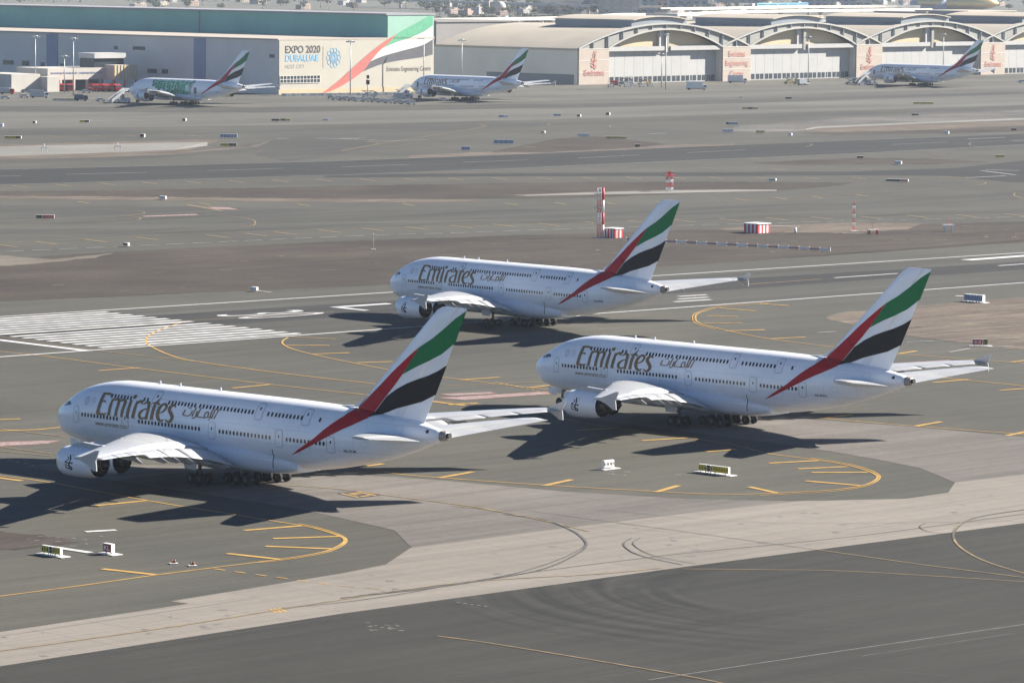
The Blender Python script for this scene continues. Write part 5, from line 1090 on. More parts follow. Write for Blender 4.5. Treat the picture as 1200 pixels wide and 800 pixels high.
def stairs(h=8.0):
    e = empty('passenger_stairs', (0, 0, 0)); MB().box((-3, -1.2, .5), (5, 1.2, 1.2)).build('truck_bed', CARW, e); MB().box((3.2, -1.1, 1.2), (5, 1.1, 2.3)).build('cab', CARW, e); mb = MB()
    L_ = h * 1.55; n = 22
    for k in range(n): x = 5 - L_ * (1 - k / n) + L_ - 5 - 2; mb.box((-6 + L_ * k / n, -1, .6 + (h - .6) * k / n - .25), (-6 + L_ * (k + 1) / n, 1, .6 + (h - .6) * k / n))
    mb.box((-6 + L_, -1.2, h - .25), (-4 + L_, 1.2, h)); mb.build('steps', GREYM, e)
    sd = MB()
    for y in (-1.08, 1.08): sd.prism([(-6, .7), (-6 + L_, h), (-4 + L_, h), (-4 + L_, h + 1.1), (-6 + L_, h + 1.1), (-6, 1.8)], lambda a, z, d: (a, y + d, z), -.04, .04)
    sd.build('side_panel', CARS, e); MB().box((-6.2 + L_ - 1.2, -.9, 1.2), (-6 + L_ - .6, .9, h - .4)).build('support', GREYM, e); wheels(e, (-2, 4), 1.1, .45); return e
def loader(c):
    e = empty('lift_loader', (0, 0, 0)); MB().box((-3.5, -1.4, .6), (3.5, 1.4, 1.1)).build('chassis', c, e); MB().box((-3.2, -1.3, 3.0), (2.2, 1.3, 3.3)).build('platform', GREYM, e); mb = MB()
    for y in (-1, 1):
        mb.tube((-2.5, y, 1.1), (1.8, y, 3.0), .12, .12, 6); mb.tube((1.8, y, 1.1), (-2.5, y, 3.0), .12, .12, 6)
    mb.build('scissor_arms', STEEL, e); MB().box((2.3, -1.2, 1.1), (3.5, 0, 2.9)).build('cab', c, e); wheels(e, (-2.4, 2.4), 1.2, .42); return e
first = {}
def put(kind, maker, u, v, deg, label, cat, group=None):
    if kind not in first: o = first[kind] = maker()
    else: o = copy_tree(first[kind])
    p = G(u, v, .02); o.location = p; o.rotation_euler = (0, 0, R(deg)); tag(o, label, cat, group)
    if group is None and 'group' in o: del o['group']
    return o
put('carw', lambda: car(CARW), 6, 116, 10, 'white car farthest left on the apron', 'car', 'cars on the apron road')
put('carw', None, 28.5, 114.5, 10, 'white car beside the white box truck', 'car', 'cars on the apron road')
put('cars', lambda: car(CARS), 30, 108.5, 15, 'silver car in front of the fire station office', 'car', 'cars on the apron road')
put('cars', None, 20, 103.5, 5, 'silver car parked at the left of the fire station', 'car', 'cars on the apron road')
put('carw', None, 101, 109, 20, 'white car in front of the fire engine bays', 'car', 'cars on the apron road')
put('carw', None, 138, 120.5, 5, 'white car under the nose of the green-blobbed airliner', 'car', 'cars on the apron road')
put('carw', None, 118, 119, 20, 'white pickup car behind the dark blue van', 'car', 'cars on the apron road')
put('trkg', lambda: truck(CARS, CARW, 8.5, 3.6), 46, 115, 5, 'grey canvas-backed truck with a white cab near a tall light mast', 'truck')
put('trkb', lambda: truck(CARB, CARB, 6, 2.9), 95, 118.5, 8, 'dark blue van on the apron near the fire station', 'van')
put('trkw', lambda: truck(CARW, CARW, 10, 4.2), 864, 97.5, -2, 'white box truck parked before the pillar with three lines of writing', 'truck')
put('trkw', None, 816, 105.5, 4, 'white catering truck out on the apron before the first arch', 'truck')
put('trkr', lambda: truck(CARR, CARW, 6, 3), 722, 101.5, 0, 'small red-boxed service truck before the first arch', 'truck')
put('trkd', lambda: truck(CARS, CARR, 7, 3), 8, 110.5, 0, 'grey box truck with red cab at the left edge', 'truck')
for k, (u, v, q) in enumerate([(72, 106.8, 'leftmost'), (81, 107.0, 'second from left'), (110, 107.2, 'third from left'), (121, 107.2, 'fourth from left'), (134, 107.4, 'rightmost')]):
    put('fire', fire_engine, u, v, -80 + 5 * k, 'red fire engine in the station bays, ' + q, 'fire engine', 'fire engines at the station')
for k in range(22):
    u = 388 + k * 4.5 + (k % 3) * .6; v = 115.6 + k * .27 + (k % 2) * 1.5
    put('cart', cart, u, v, 8 + (k * 37) % 20, 'grey baggage cart in the row before the painted wall', 'baggage cart', 'baggage carts in a row')
for u, v in ((716, 101.8), (735, 102.2), (742, 101.2), (752, 102), (762, 101.5), (1025, 100), (1010, 100.5)): put('cart', None, u, v, 30, 'grey cart among the ground equipment before the arched hangars', 'baggage cart', 'carts before the arched hangars')
put('load', lambda: loader(CARS), 432, 114.6, 10, 'grey lift loader with raised platform above the baggage carts', 'loader')
put('lody', lambda: loader(CARY), 755, 99.5, 20, 'yellow lift loader before the first arched hangar', 'loader'); put('lody', None, 926, 98.4, 10, 'yellow lift loader before the second arched hangar', 'loader')
put('load', None, 735, 98.6, -15, 'grey lift loader left of the yellow one before the first arch', 'loader'); put('load', None, 998, 99, 5, 'grey lift loader by the nose of the airliner at the arches', 'loader')
put('load', None, 472, 113.4, -10, 'grey lift loader next to the stairs of the airliner by the flag wall', 'loader')
put('trkt', lambda: truck(CARS, CARS, 7, 3.2), 1007, 98.5, 10, 'pale grey service truck by the nose of the airliner at the arches', 'truck'); put('trkt', None, 941, 100.2, 40, 'pale grey tug truck left of the airliner at the arches', 'truck')
put('trkt', None, 470, 117, 5, 'pale grey service truck under the airliner by the flag wall', 'truck'); put('carw', None, 520, 118.5, 10, 'white car under the wing of the airliner by the flag wall', 'car', 'cars on the apron road')
put('carw', None, 1198, 97, 10, 'white car at the right edge before the arches', 'car', 'cars on the apron road')
def nose_stairs(i, label):
    x, y, th = POSE[i]; t = R(th); h = Vector((math.cos(t), math.sin(t), 0)); n = Vector((-math.sin(t), math.cos(t), 0))
    p = Vector((x, y, 0)) + h * (36 - 6.9) + n * (3.3 + 10.3)
    o = stairs(5.4) if 'st' not in first else copy_tree(first['st']); first.setdefault('st', o)
    o.location = p + n * -1.2 + Vector((0, 0, .02)); o.rotation_euler = (0, 0, math.atan2(-n.y, -n.x)); tag(o, label, 'stairs', 'passenger stairs at parked airliners')
nose_stairs(3, 'passenger stairs at the nose of the green-blobbed airliner'); nose_stairs(4, 'passenger stairs at the nose of the airliner by the flag wall'); nose_stairs(5, 'passenger stairs at the nose of the airliner by the arches')

# light masts
def mast(u, v, vt, label, heads=6, r=.28):
    p = G(u, v); h = (v - vt) / px_scale(p); e = empty('light_mast', p, 0, label, 'light mast', 'apron light masts')
    MB().tube((0, 0, 0), (0, 0, h), r, r * .6, 10).build('pole', GREYM, e)
    if heads:
        mb = MB(); mb.tube((0, 0, h - .3), (0, 0, h), 1.2, 1.2, 12); ring = mb.build('head_ring', GREYM, e)
        for k in range(heads): t = k * 2 * math.pi / heads; MB().cbox((1.7 * math.cos(t), 1.7 * math.sin(t), h - .5), (.8, .8, .6)).build('floodlight', WHM, ring)
    else:
        MB().box((-3.2, -.2, h - .2), (.2, .2, h + .1)).build('arm', GREYM, e)
    return e
for u, v, vt, la in [(41.5, 107, 42, 'tall light mast rising over the cream office block, leftmost of all'), (86, 112.5, 44.5, 'tall light mast in front of the fire engine bays'), (75.5, 109, 65, 'short light mast left of the tall one at the engine bays'), (220.5, 92, 46.5, 'tall light mast behind the green-blobbed airliner'), (228.5, 92, 66.5, 'short light mast right of the tall one behind the green-blobbed airliner'),
                     (410.5, 112, 48, 'dark light mast standing before the red ribbon of the mural'), (541, 100, 46.5, 'light mast before the grey side wall, behind the airliner by the flag wall'), (780, 105, 40, 'light mast standing before the first arch'), (947, 100, 43, 'light mast standing before the second arch'), (1105, 93, 40, 'light mast behind the airliner at the arches'), (775, 103, 63, 'short light mast before the first arch')]:
    mast(u, v, vt, la)
mast(496.5, 108, 45.5, 'square-armed light mast at the right end of the mural', 0)
e = empty('floodlight_tower', G(431, 115), 0, 'dark stubby floodlight tower before the mural beside the baggage carts', 'light mast'); MB().tube((0, 0, 0), (0, 0, 8.5), .25).build('pole', GREYM, e); MB().box((-.8, -.6, 6.2), (.8, .6, 8.2)).box((-.6, -.6, 8.8), (.6, .6, 10.4)).build('lamp_box', TXTD, e)
# low barrier running along the apron edge
for nm, a, b, la in (('jersey_barrier', (330, 112.5), (470, 111), 'white and red low barrier along the foot of the mural'), ('jersey_barrier', (62, 118), (92, 118), 'orange and white low barrier on the apron left of the dark blue van')):
    pa, pb = G(*a), G(*b); e = empty(nm, pa, 0, la, 'barrier'); n = 26; q = pb - pa
    for k in range(n): c = q * ((k + .5) / n); (lambda mb: mb.build('block', CARW if k % 2 else GREYM if nm and a[0] > 100 else CARY, e))(MB().box((c.x - q.length / n * .45, c.y - .4, 0), (c.x + q.length / n * .45, c.y + .4, 1.1)))
# ------------------------------------------------------------------ airfield signs, huts, masts
SGY = mat('sign_yellow', (.58, .43, .012), .5, var=.05); SGK = mat('sign_black', (.02, .02, .018), .5, var=.05); SGR = mat('sign_dark_red', (.24, .02, .024), .5, var=.05); SGO = mat('sign_red', (.62, .09, .06), .5, var=.06); SGB = mat('panel_blue', (.24, .30, .40), .5, var=.08)
STR_R = mat('hut_red', (.55, .035, .05), .5, var=.06); STR_W = mat('hut_white', (.74, .73, .70), .5, var=.05); LAMPO = mat('amber_marker', (.26, .09, .035), .4, var=.05); RUST = mat('rusty_mesh', (.55, .34, .30), .8, var=.15); MESHG = mat('pale_mesh', (.80, .77, .72), .7, var=.1)
def sign(u, v, ang, length, h, panels, label, name='taxiway_sign', th=.45, pad=True, group=None, cat='sign', casing=None, gap=True):
    """a row of panels; its face looks along local -y"""
    e = empty(name, G(u, v, .03), ang, label, cat, group); casing = casing or STR_W; n = sum(p[0] for p in panels); x = -length / 2
    if pad: MB().box((-length / 2 - .45, -.45, 0), (length / 2 + .75, th + .5, .07)).build('concrete_pad', CONCR, e)
    for wgt, ma, tx, tm in panels:
        wd = length * wgt / n; bx_ = MB().box((x + .03, 0, .22), (x + wd - .03, th, .22 + h)).build('cabinet', casing, e)
        MB().box((x + .07, -.03, .27), (x + wd - .07, -.005, .17 + h)).build('panel', ma, bx_)
        if tx:
            mb = MB(); text(mb, tx, lambda a, z: (a, -.05, z), x + wd * .18, x + wd * .82, .22 + h * .24, .22 + h * .78, bold=.02); mb.build('lettering', tm, bx_, recalc=False)
        elif tm:
            mb = MB(); k = max(2, int(wd / .42))
            for j in range(k): xx = x + wd * (j + .5) / k; mb.box((xx - .06, -.05, .22 + h * (.36 if j % 2 else .3)), (xx + .05, -.035, .22 + h * .68))
            mb.build('lettering', tm, bx_)
        for lx in (x + wd * .2, x + wd * .8): MB().box((lx - .05, th * .3, 0.05), (lx + .05, th * .7, .22)).build('leg', GREYM, bx_)
        x += wd
    return e
NE = R(-45)      # face turned to the left-near side, in shade
sign(59.5, 650.5, NE, 3.3, .78, [(1, SGY, '', SGK), (.45, SGK, '', SGY), (1, SGY, '', SGK)], 'yellow and black taxiway sign on a white slab beside the long white stripe, lower left', th=.35)
sign(125.5, 649, NE, 1.5, .95, [(1, SGR, 'KL', STR_W)], 'small dark red sign lettered KL with a white casing, lower left', th=.5)
sign(836, 555, NE, 5.2, .85, [(1, SGY, '', SGK), (.5, SGK, '', SGY), (2.2, SGY, '', SGK)], 'long yellow and black taxiway sign in front of the right-hand airliner', th=.35)
sign(714, 549.5, R(45), 1.9, .95, [(1, STR_W, '', SGK), (1, STR_W, '', SGK), (1, STR_W, '', SGK)], 'white-backed taxiway sign turned away, between the shadows of the right-hand airliner', th=.4)
sign(1148.5, 405.5, R(4), 2.7, 1.0, [(2.1, SGO, '30L-12R', STR_W), (1, SGK, 'K7', SGY)], 'bright red runway sign with a black end panel at the tan soil edge, right', th=.3)
sign(1140.5, 354, NE, 4.6, 1.25, [(1, SGB, '', SGK)] * 3, 'row of three dark-faced cabinets with white ends on the tan soil edge, right', name='cabinet_row', cat='cabinet', th=.8)
for u, v, la in [(203.5, 660, 'amber edge marker on a white plate, left of a pair by the yellow loop'), (225.5, 662.5, 'amber edge marker on a white plate, right of a pair by the yellow loop'), (1155, 277.5, 'amber marker light on a pale plate in the dark soil, left of two at right'), (1188.5, 278, 'amber marker light on a pale plate in the dark soil, right of two at right')]:
    e = empty('marker_light', G(u, v, .03), R(20), la, 'marker light'); MB().box((-.45, -.35, 0), (.45, .35, .06)).build('plate', CONCR, e); MB().tube((-.14, 0, .06), (-.14, 0, .42), .1, .08, 10).tube((.14, 0, .06), (.14, 0, .42), .1, .08, 10).build('lamp', LAMPO, e); MB().tube((0, 0, .06), (0, 0, .42), .07).build('stem', SGK, e)
# mid and far signs: (u, v, length, height, panels, orientation, label)
Yp, Kp, Wp, Bp, Rp = (1, SGY, '', SGK), (1, SGK, '', SGY), (1, STR_W, '', SGK), (1, SGB, '', None), (1, SGO, '', STR_W)
for u, v, ln, h, pn, an, la in [
    (147, 289, 2.2, 1.3, [(1, SGR, '', None)], -45, 'small maroon sign box with white end above the dark soil, left'),
    (53, 257, 6, 1.7, [(1, SGK, '', SGY), (2, Rp[1], '', STR_W)], 2, 'red and black sign by the looping yellow line, far left'),
    (190, 234, 3.4, 1.5, [Wp], -45, 'pale grey sign back on the grey taxiway shoulder, left'),
    (297, 341.5, 2.2, 1.3, [Wp], -45, 'pale cabinet on the edge of the dark soil, above the runway numbers'),
    (1051, 213.5, 9, 1.3, [(3, SGK, '', SGY), (1.6, Rp[1], '', STR_W)], -20, 'long black sign with a red right end on the far taxiway, right'),
    (1052, 193, 3.6, 1.8, [Wp], -45, 'pale grey hut-like sign on the dark far soil, right'),
    (268, 162, 8, 2.4, [Bp] * 5, 0, 'row of blue-faced cabinets by the far left taxiway curve'), (268, 172, 7.4, 1.9, [Yp, Kp], 0, 'yellow and black sign below the blue cabinets, far left'),
    (15, 163, 8, 1.7, [Yp, Yp, Kp], -10, 'dark yellow sign beside the left drainage bank'), (1, 149, 3, 2.2, [Wp], -45, 'white sign at the left edge of the far apron'),
    (99, 144, 5, 1.6, [Yp, Kp], 0, 'dark yellow sign on the far left apron'), (166.5, 161.5, 3, 2.2, [(1, SGR, '', None)], -45, 'white and maroon sign box by the drainage bank'),
    (215.5, 142.5, 2.6, 2.0, [Kp], -45, 'black-faced sign cube on the far apron, left of centre'), (323, 142.5, 4.4, 1.7, [Kp], 0, 'black sign left of its twin on the far apron'), (334.5, 142.3, 5.6, 1.7, [Kp, Yp], 0, 'black and yellow sign right of its twin on the far apron'),
    (382, 141.8, 3, 1.4, [Wp], 0, 'white sign back near the middle of the far apron'), (590, 138, 5, 1.7, [Bp, Wp], 0, 'blue and white cabinet pair on the far apron below the second parked airliner'), (590, 169, 9, 2.6, [Bp] * 4, 0, 'blue-faced cabinet row left of the soil wedge'),
    (546, 176.5, 4, 2.2, [Bp], 0, 'single blue-grey cabinet left of the cabinet row'), (653, 136.5, 4, 1.6, [Bp], 0, 'small blue sign left of two white cubes on the far apron'), (678, 137.5, 2.6, 1.9, [Kp], -45, 'white and black cube, left of two on the far apron'), (712, 135.5, 2.8, 2.0, [Kp], -45, 'white and black cube, right of two on the far apron'),
    (636, 156.5, 2.6, 1.5, [(1, SGY, '', None)], -45, 'small cream sign above the soil wedge'), (684, 160.5, 5.5, 2.0, [Wp] * 4, 0, 'white cabinet row above the soil wedge'), (722, 163, 10, 1.4, [Yp] * 3, 0, 'long yellow sign at the top of the soil wedge'), (747, 173, 2.4, 1.8, [Kp], 0, 'small dark sign at the right end of the soil wedge'),
    (858, 146.5, 6.4, 1.7, [Kp, Bp, Bp, Bp], 0, 'blue and black cabinet row above the gravel bed'), (853, 155.5, 5.4, 2.2, [Wp] * 4, 0, 'white cabinet row below the gravel bed'), (891, 156.5, 4.2, 1.9, [(1, CARY, '', None)] * 3, 0, 'bright yellow cabinet row below the gravel bed'),
    (925.5, 159.5, 2.2, 1.7, [(1, STR_W, '', None)], -45, 'small white cube below the gravel bed'), (924, 116.5, 4, 1.6, [Kp], 0, 'dark sign on the far apron before the second arch'), (879, 128.5, 9, 1.6, [Yp, Kp, Yp], 0, 'long dark sign on the far apron right of centre'),
    (1082, 122.5, 12, 1.6, [Yp, Yp, Yp], 0, 'long dark yellow sign below the airliner at the arches'), (1072.5, 136, 4, 1.5, [Kp], 0, 'small black sign above the gravel bed, right'), (1109, 157.5, 2.6, 1.8, [Wp], -45, 'small grey sign in the dark soil, far right of centre'), (1188, 153.5, 3, 1.5, [Kp], 0, 'small black sign at the far right'),
    (1172, 185, 4.2, 1.6, [(1, CARY, '', None)], 10, 'yellow sign on the far taxiway, far right'), (1008, 186, 3, 1.3, [Kp], 0, 'small black sign left of the pale hut-like sign'), (905, 212.5, 3, 1.2, [Bp], -30, 'small blue sign on the far taxiway right of the lattice tower'), (868, 115.5, 1.6, 1.6, [(1, STR_W, '', None)], 0, 'white cube left of the dark sign on the far apron'),
    (40, 145, 2.4, 1.6, [Kp], -45, 'tiny black sign at far left of the apron')]:
    sign(u, v, R(an), ln * .76, h * .52, pn, la, pad=False, th=.6)
# striped huts
def hut(u, v, lx, ly, h, label, n1=7, n2=7, door=False):
    e = empty('striped_hut', G(u, v, .03), R(45), label, 'hut'); mb = MB()
    for k in range(n1): mb.box((0 - .0, ly * k / n1, 0), (.06, ly * (k + 1) / n1, h), (k + 0) % 2)
    for k in range(n2): mb.box((.06 + (lx - .06) * k / n2, 0, 0), (.06 + (lx - .06) * (k + 1) / n2, .06, h), k % 2)
    mb.build('striped_wall', [STR_R, STR_W], e, recalc=False); MB().box((.07, .07, 0), (lx, ly, h)).build('body', STR_W, e); MB().box((-.2, -.2, h), (lx + .2, ly + .2, h + .18)).build('roof', STR_W, e)
    if door: MB().box((lx * .35, -.05, .1), (lx * .6, -.01, h * .82)).build('door', LAMPO, e)
    return e
hut(888, 273.5, 4.4, 4.4, 2.15, 'large red and white striped hut with a white roof on the dark soil')
hut(720.5, 279, 2.7, 3.2, 2.1, 'small striped hut with an orange door at the foot of the lattice mast', 7, 5, True)
# lattice masts
def lattice(u, v, h, wd, label, secs=5, name='lattice_mast', flip=0, extra=None):
    e = empty(name, G(u, v, .03), R(20), label, 'mast'); MB().box((-wd * 1.6, -wd * 1.6, 0), (wd * 1.6, wd * 1.6, .08)).build('concrete_pad', CONCR, e)
    for s in range(secs):
        z0, z1 = .08 + h * s / secs, .08 + h * (s + 1) / secs; mb = MB(); a = wd / 2; cs = [(-a, -a), (a, -a), (a, a), (-a, a)]; r = wd * .03
        for x, y in cs: mb.tube((x, y, z0), (x, y, z1), r * 1.3, None, 6)
        nb = max(1, int((z1 - z0) / wd * .6))
        for j in range(nb):
            za, zb = z0 + (z1 - z0) * j / nb, z0 + (z1 - z0) * (j + 1) / nb
            for (xa, ya), (xb, yb) in zip(cs, cs[1:] + cs[:1]): mb.tube((xa, ya, za), (xb, yb, zb), r, None, 5); mb.tube((xb, yb, za), (xa, ya, zb), r, None, 5); mb.tube((xa, ya, zb), (xb, yb, zb), r, None, 5)
        mb.build('mast_section', STR_R if (s + flip) % 2 == 0 else STR_W, e)
    if extra: extra(e, h)
    return e
def twin(e, h):
    for s in range(4): MB().tube((1.0, .2, .08 + h * s / 4), (1.0, .2, .08 + h * (s + 1) / 4), .3, None, 12).build('pole_section', STR_R if s % 2 == 1 or s == 3 else STR_W, e)
    for z in (h * .3, h * .6, h * .88): MB().box((-1.1, -.5, z), (.5, .5, z + .14)).build('dish_bracket', GREYM, e)
lattice(702, 278.5, 11.6, .75, 'tall red and white lattice mast with a tubular pole beside the small striped hut', 4, extra=twin)
def plat(e, h): MB().box((-1.5, -1.3, h), (1.5, 1.3, h + .1)).box((-1.5, -1.3, h + .8), (1.5, -1.24, h + .87)).box((-1.5, 1.24, h + .8), (1.5, 1.3, h + .87)).build('platform', STR_R, e); MB().box((-.3, -.3, h + .1), (.3, .3, h + 1.1)).build('equipment_box', STR_R, e); MB().tube((1.5, 1.3, .1), (1.5, 1.3, h), .07).build('ladder_rail', STR_W, e)
lattice(784.5, 224.6, 4.5, 1.5, 'short red and white lattice tower with a platform on the drainage bank', 4, 'lattice_tower', 1, plat)
lattice(1000.5, 270.5, 7.0, .5, 'thin red and white lattice mast on the pale sand', 7)
e = empty('marker_pole', G(437.5, 292.5, .03), 0, 'thin rusty red pole standing in the dark soil left of the middle airliner', 'pole'); MB().tube((0, 0, 0), (0, 0, 3.7), .07).build('pole', RUST, e); MB().box((-.5, -.4, 0), (.5, .4, .12)).build('base', CONCR, e); MB().box((-.2, -.1, 3.0), (.2, .1, 3.25)).build('cross_piece', RUST, e)
e = empty('water_tank', G(932, 273.5, .03), 0, 'small white cylindrical tank right of the large striped hut', 'tank'); MB().tube((0, 0, 0), (0, 0, 1.35), .33, None, 16).build('drum', STR_W, e); MB().tube((0, 0, 1.35), (0, 0, 1.45), .2, .1, 12).build('cap', GREYM, e)
for u, v, la in [(1023, 274.5, 'wind sensor frame with red trestles on the dark soil'), (1111, 271.5, 'table-like instrument cabinet with an antenna on the dark soil')]:
    e = empty('instrument_stand', G(u, v, .03), R(20), la, 'instrument'); t = 'wind' in la
    for x in (-1.0, 1.0): MB().box((x - .12, -.3, 0), (x + .12, .3, 1.4 if not t else 1.0)).build('leg', STR_W if not t else STR_R, e)
    MB().box((-1.4, -.5, 1.4 if not t else 1.0), (1.4, .5, 1.75 if not t else 1.15)).build('cabinet', STR_W, e); MB().tube((0, 0, 1.1), (0, 0, 3.0), .06).box((-.5, -.05, 2.6), (.5, .05, 2.7)).build('antenna', STR_R, e)
    if t: MB().tube((-1.5, 0, 0), (-1.5, 0, 2.2), .05).tube((1.6, .2, 0), (1.6, .2, 1.6), .05).build('stay', STR_R, e)
# blast fence of alternating mesh panels
fa, fb = G(734, 282), G(973, 294.5); nf = 20; e = empty('mesh_fence', fa, math.atan2((fb - fa).y, (fb - fa).x), 'long low fence of alternating pale and rusty mesh panels on the dark soil', 'fence'); Lf = (fb - fa).length
for k in range(nf):
    MB().box((Lf * k / nf + .06, -.03, .15), (Lf * (k + 1) / nf - .06, .03, .62)).build('mesh_panel', MESHG if k % 2 else RUST, e)
for k in range(nf + 1): MB().box((Lf * k / nf - .05, -.06, 0), (Lf * k / nf + .05, .06, .85)).build('post', STR_W, e)
# small heap and frames on the left drainage bank
for u, v, la in [(52, 178, 'pale instrument frame on the left drainage bank, left of two'), (138, 176.5, 'pale instrument frame on the left drainage bank, right of two')]:
    e = empty('sensor_stand', G(u, v, .8), 0, la, 'instrument'); MB().box((-1.2, -.1, 1.3), (1.2, .1, 1.55)).build('crossbar', STR_W, e)
    for x in (-.9, .9): MB().box((x - .12, -.1, 0), (x + .12, .1, 1.3)).build('leg', STR_W, e)
    MB().tube((0, 0, 1.55), (0, 0, 2.6), .1).build('antenna', STR_W, e)

# ------------------------------------------------------------------ the town beyond
TRUNK = mat('tree_bark', (.10, .075, .055), .9, var=.2); LEAFA = mat('dusty_foliage', (.065, .085, .045), .85, var=.35, scale=.5); LEAFB = mat('olive_foliage', (.085, .095, .055), .85, var=.35, scale=.5)
rt = random.Random(11)
def tree(h, w_, leaf, seed, label, palm=False):
    r = random.Random(seed); e = empty('palm_tree' if palm else 'tree', (0, 0, 0), 0, label, 'tree', 'trees of the far suburb'); tr = MB(); tr.tube((0, 0, 0), (.1, .05, h * (.85 if palm else .5)), .28, .15, 6)
    if not palm:
        for k in range(4): t = k * 1.57 + r.random(); tr.tube((0, 0, h * .35), (w_ * .3 * math.cos(t), w_ * .3 * math.sin(t), h * .7), .13, .05, 5)
    tr.build('trunk', TRUNK, e); cr = MB()
    if palm:
        for k in range(14):
            t = k * .9; L_ = h * .38; a, b = math.cos(t), math.sin(t); z = h * .85; up_ = r.uniform(.05, .35) * L_
            P = [(0, 0, z), (a * L_ * .5 - b * .5, b * L_ * .5 + a * .5, z + up_), (a * L_ * .5 + b * .5, b * L_ * .5 - a * .5, z + up_), (a * L_, b * L_, z + up_ - L_ * .45)]; cr.add(P, [(0, 1, 3), (0, 3, 2)])
    else:
        cl = [(r.uniform(-.32, .32) * w_, r.uniform(-.32, .32) * w_, h * r.uniform(.42, .85), w_ * r.uniform(.16, .3)) for _ in range(11)]
        for (cx, cy, cz, cr_) in cl:
            for k in range(26):
                d = Vector((r.gauss(0, 1), r.gauss(0, 1), r.gauss(0, .8))).normalized() * cr_ * r.uniform(.7, 1.08); p = Vector((cx, cy, cz)) + d
                n = Vector((r.gauss(0, 1), r.gauss(0, 1), r.gauss(0, 1))).normalized(); a = n.orthogonal().normalized(); b = n.cross(a); s = r.uniform(.35, .75)
                cr.add([p + a * s, p + b * s * .7, p - a * s, p - b * s * .7], [(0, 1, 2, 3)])
    cr.build('crown', leaf, e, recalc=False); return e
kinds = [tree(9, 9, LEAFA, 1, 'dark rounded tree among the far suburb houses'), tree(7, 8, LEAFB, 2, 'olive spreading tree among the far suburb houses'), tree(11, 8, LEAFA, 3, 'tall dark tree among the far suburb houses'), tree(10, 6, LEAFB, 4, 'palm tree among the far suburb houses', True)]
used = [False] * 4
def put_tree(u, v, k, s):
    o = kinds[k] if not used[k] else copy_tree(kinds[k]); used[k] = True; o.location = G(u, v, -.02); o.rotation_euler = (0, 0, rt.uniform(0, 6.28)); o.scale = (s * rt.uniform(.9, 1.2), s * rt.uniform(.9, 1.2), s)
spots = []
for _ in range(60): spots.append((rt.uniform(150, 508), rt.uniform(-6, 16) + 0, 1.15))
for _ in range(105): spots.append((rt.uniform(508, 700), rt.uniform(2, 19), 1.1))
for _ in range(62): spots.append((rt.uniform(510, 690), rt.uniform(26, 33), .95))
for _ in range(46): spots.append((rt.uniform(700, 900), rt.uniform(4, 24), 1.0))
for _ in range(36): spots.append((rt.uniform(880, 1210), rt.uniform(0, 14), 1.1))
for u, v, s in spots:
    if u < 508: v = v * .9
    put_tree(u, v, rt.choice([0, 0, 1, 1, 2, 2, 3]), s)
# the far green belt that reads as one mass
gb = MB()
for _ in range(5200):
    u, v = rt.uniform(-40, 1240), rt.uniform(-12, 3.5); p = G(u, v) + Vector((0, 0, rt.uniform(.5, 7)))
    n = Vector((rt.gauss(0, 1), rt.gauss(0, 1), rt.gauss(0, 1))).normalized(); a = n.orthogonal().normalized(); b = n.cross(a); s = rt.uniform(.9, 2.6)
    gb.add([p + a * s, p + b * s * .8, p - a * s, p - b * s * .8], [(0, 1, 2, 3)])
tag(gb.build('far_woodland', LEAFA, recalc=False), 'hazy dark green woodland along the top of the picture', 'woodland', kind='stuff')
HW = [mat('house_white', (0.465, 0.443, 0.405), .8, var=.08, scale=.1), mat('house_cream', (0.435, 0.375, 0.300), .8, var=.08, scale=.1), mat('house_pink', (0.375, 0.270, 0.217), .8, var=.08, scale=.1)]
def house(wx, wy, h, ma, seed):
    r = random.Random(seed); e = empty('house', (0, 0, 0)); MB().box((0, 0, 0), (wx, wy, h)).box((wx * .55, wy * .1, h), (wx * .95, wy * .7, h + 2.6)).build('wall', ma, e)
    MB().box((-.2, -.2, h - .02), (wx * .54, wy + .2, h + .55)).build('roof_parapet', HW[0], e)
    for z in [1.2 + 3.2 * k for k in range(int(h // 3.2))]:
        for k in range(int(wx // 4)):
            MB().box((1.2 + 4 * k, -.08, z), (2.8 + 4 * k, -.01, z + 1.4)).build('window', WINB, e)
    for k in range(int(wy // 5)): MB().box((-.08, 1.5 + 5 * k, 1.2), (-.01, 3 + 5 * k, 2.6)).build('window', WINB, e)
    MB().tube((wx * .25, wy * .5, h + .55), (wx * .25, wy * .5, h + 2.2), .9, None, 10).build('water_tank', HW[0], e); return e
hk = [house(16, 12, 7, HW[0], 1), house(22, 14, 7, HW[1], 2), house(14, 12, 9.8, HW[0], 3), house(18, 12, 6.6, HW[2], 4)]; hu = [False] * 4
hl = ['white two-storey house in the far suburb', 'long cream house in the far suburb', 'tall white house in the far suburb', 'pinkish house in the far suburb']
for j in range(92):
    u, v = (rt.uniform(150, 508), rt.uniform(-4, 12)) if j < 18 else (rt.uniform(508, 700), rt.uniform(5, 19)) if j < 50 else (rt.uniform(510, 690), rt.uniform(27, 34)) if j < 70 else (rt.uniform(770, 900), rt.uniform(6, 25)) if j < 80 else (rt.uniform(900, 1200), rt.uniform(2, 12))
    k = rt.randrange(4); o = hk[k] if not hu[k] else copy_tree(hk[k]); hu[k] = True; o.location = G(u, v, -.02); o.rotation_euler = (0, 0, R(45 + rt.choice([0, 90]) + rt.uniform(-6, 6) - 90)); tag(o, hl[k], 'house', 'houses of the far suburb')
    s_ = rt.uniform(.6, .85); o.scale = (s_, s_, s_ * rt.uniform(.8, 1.1))
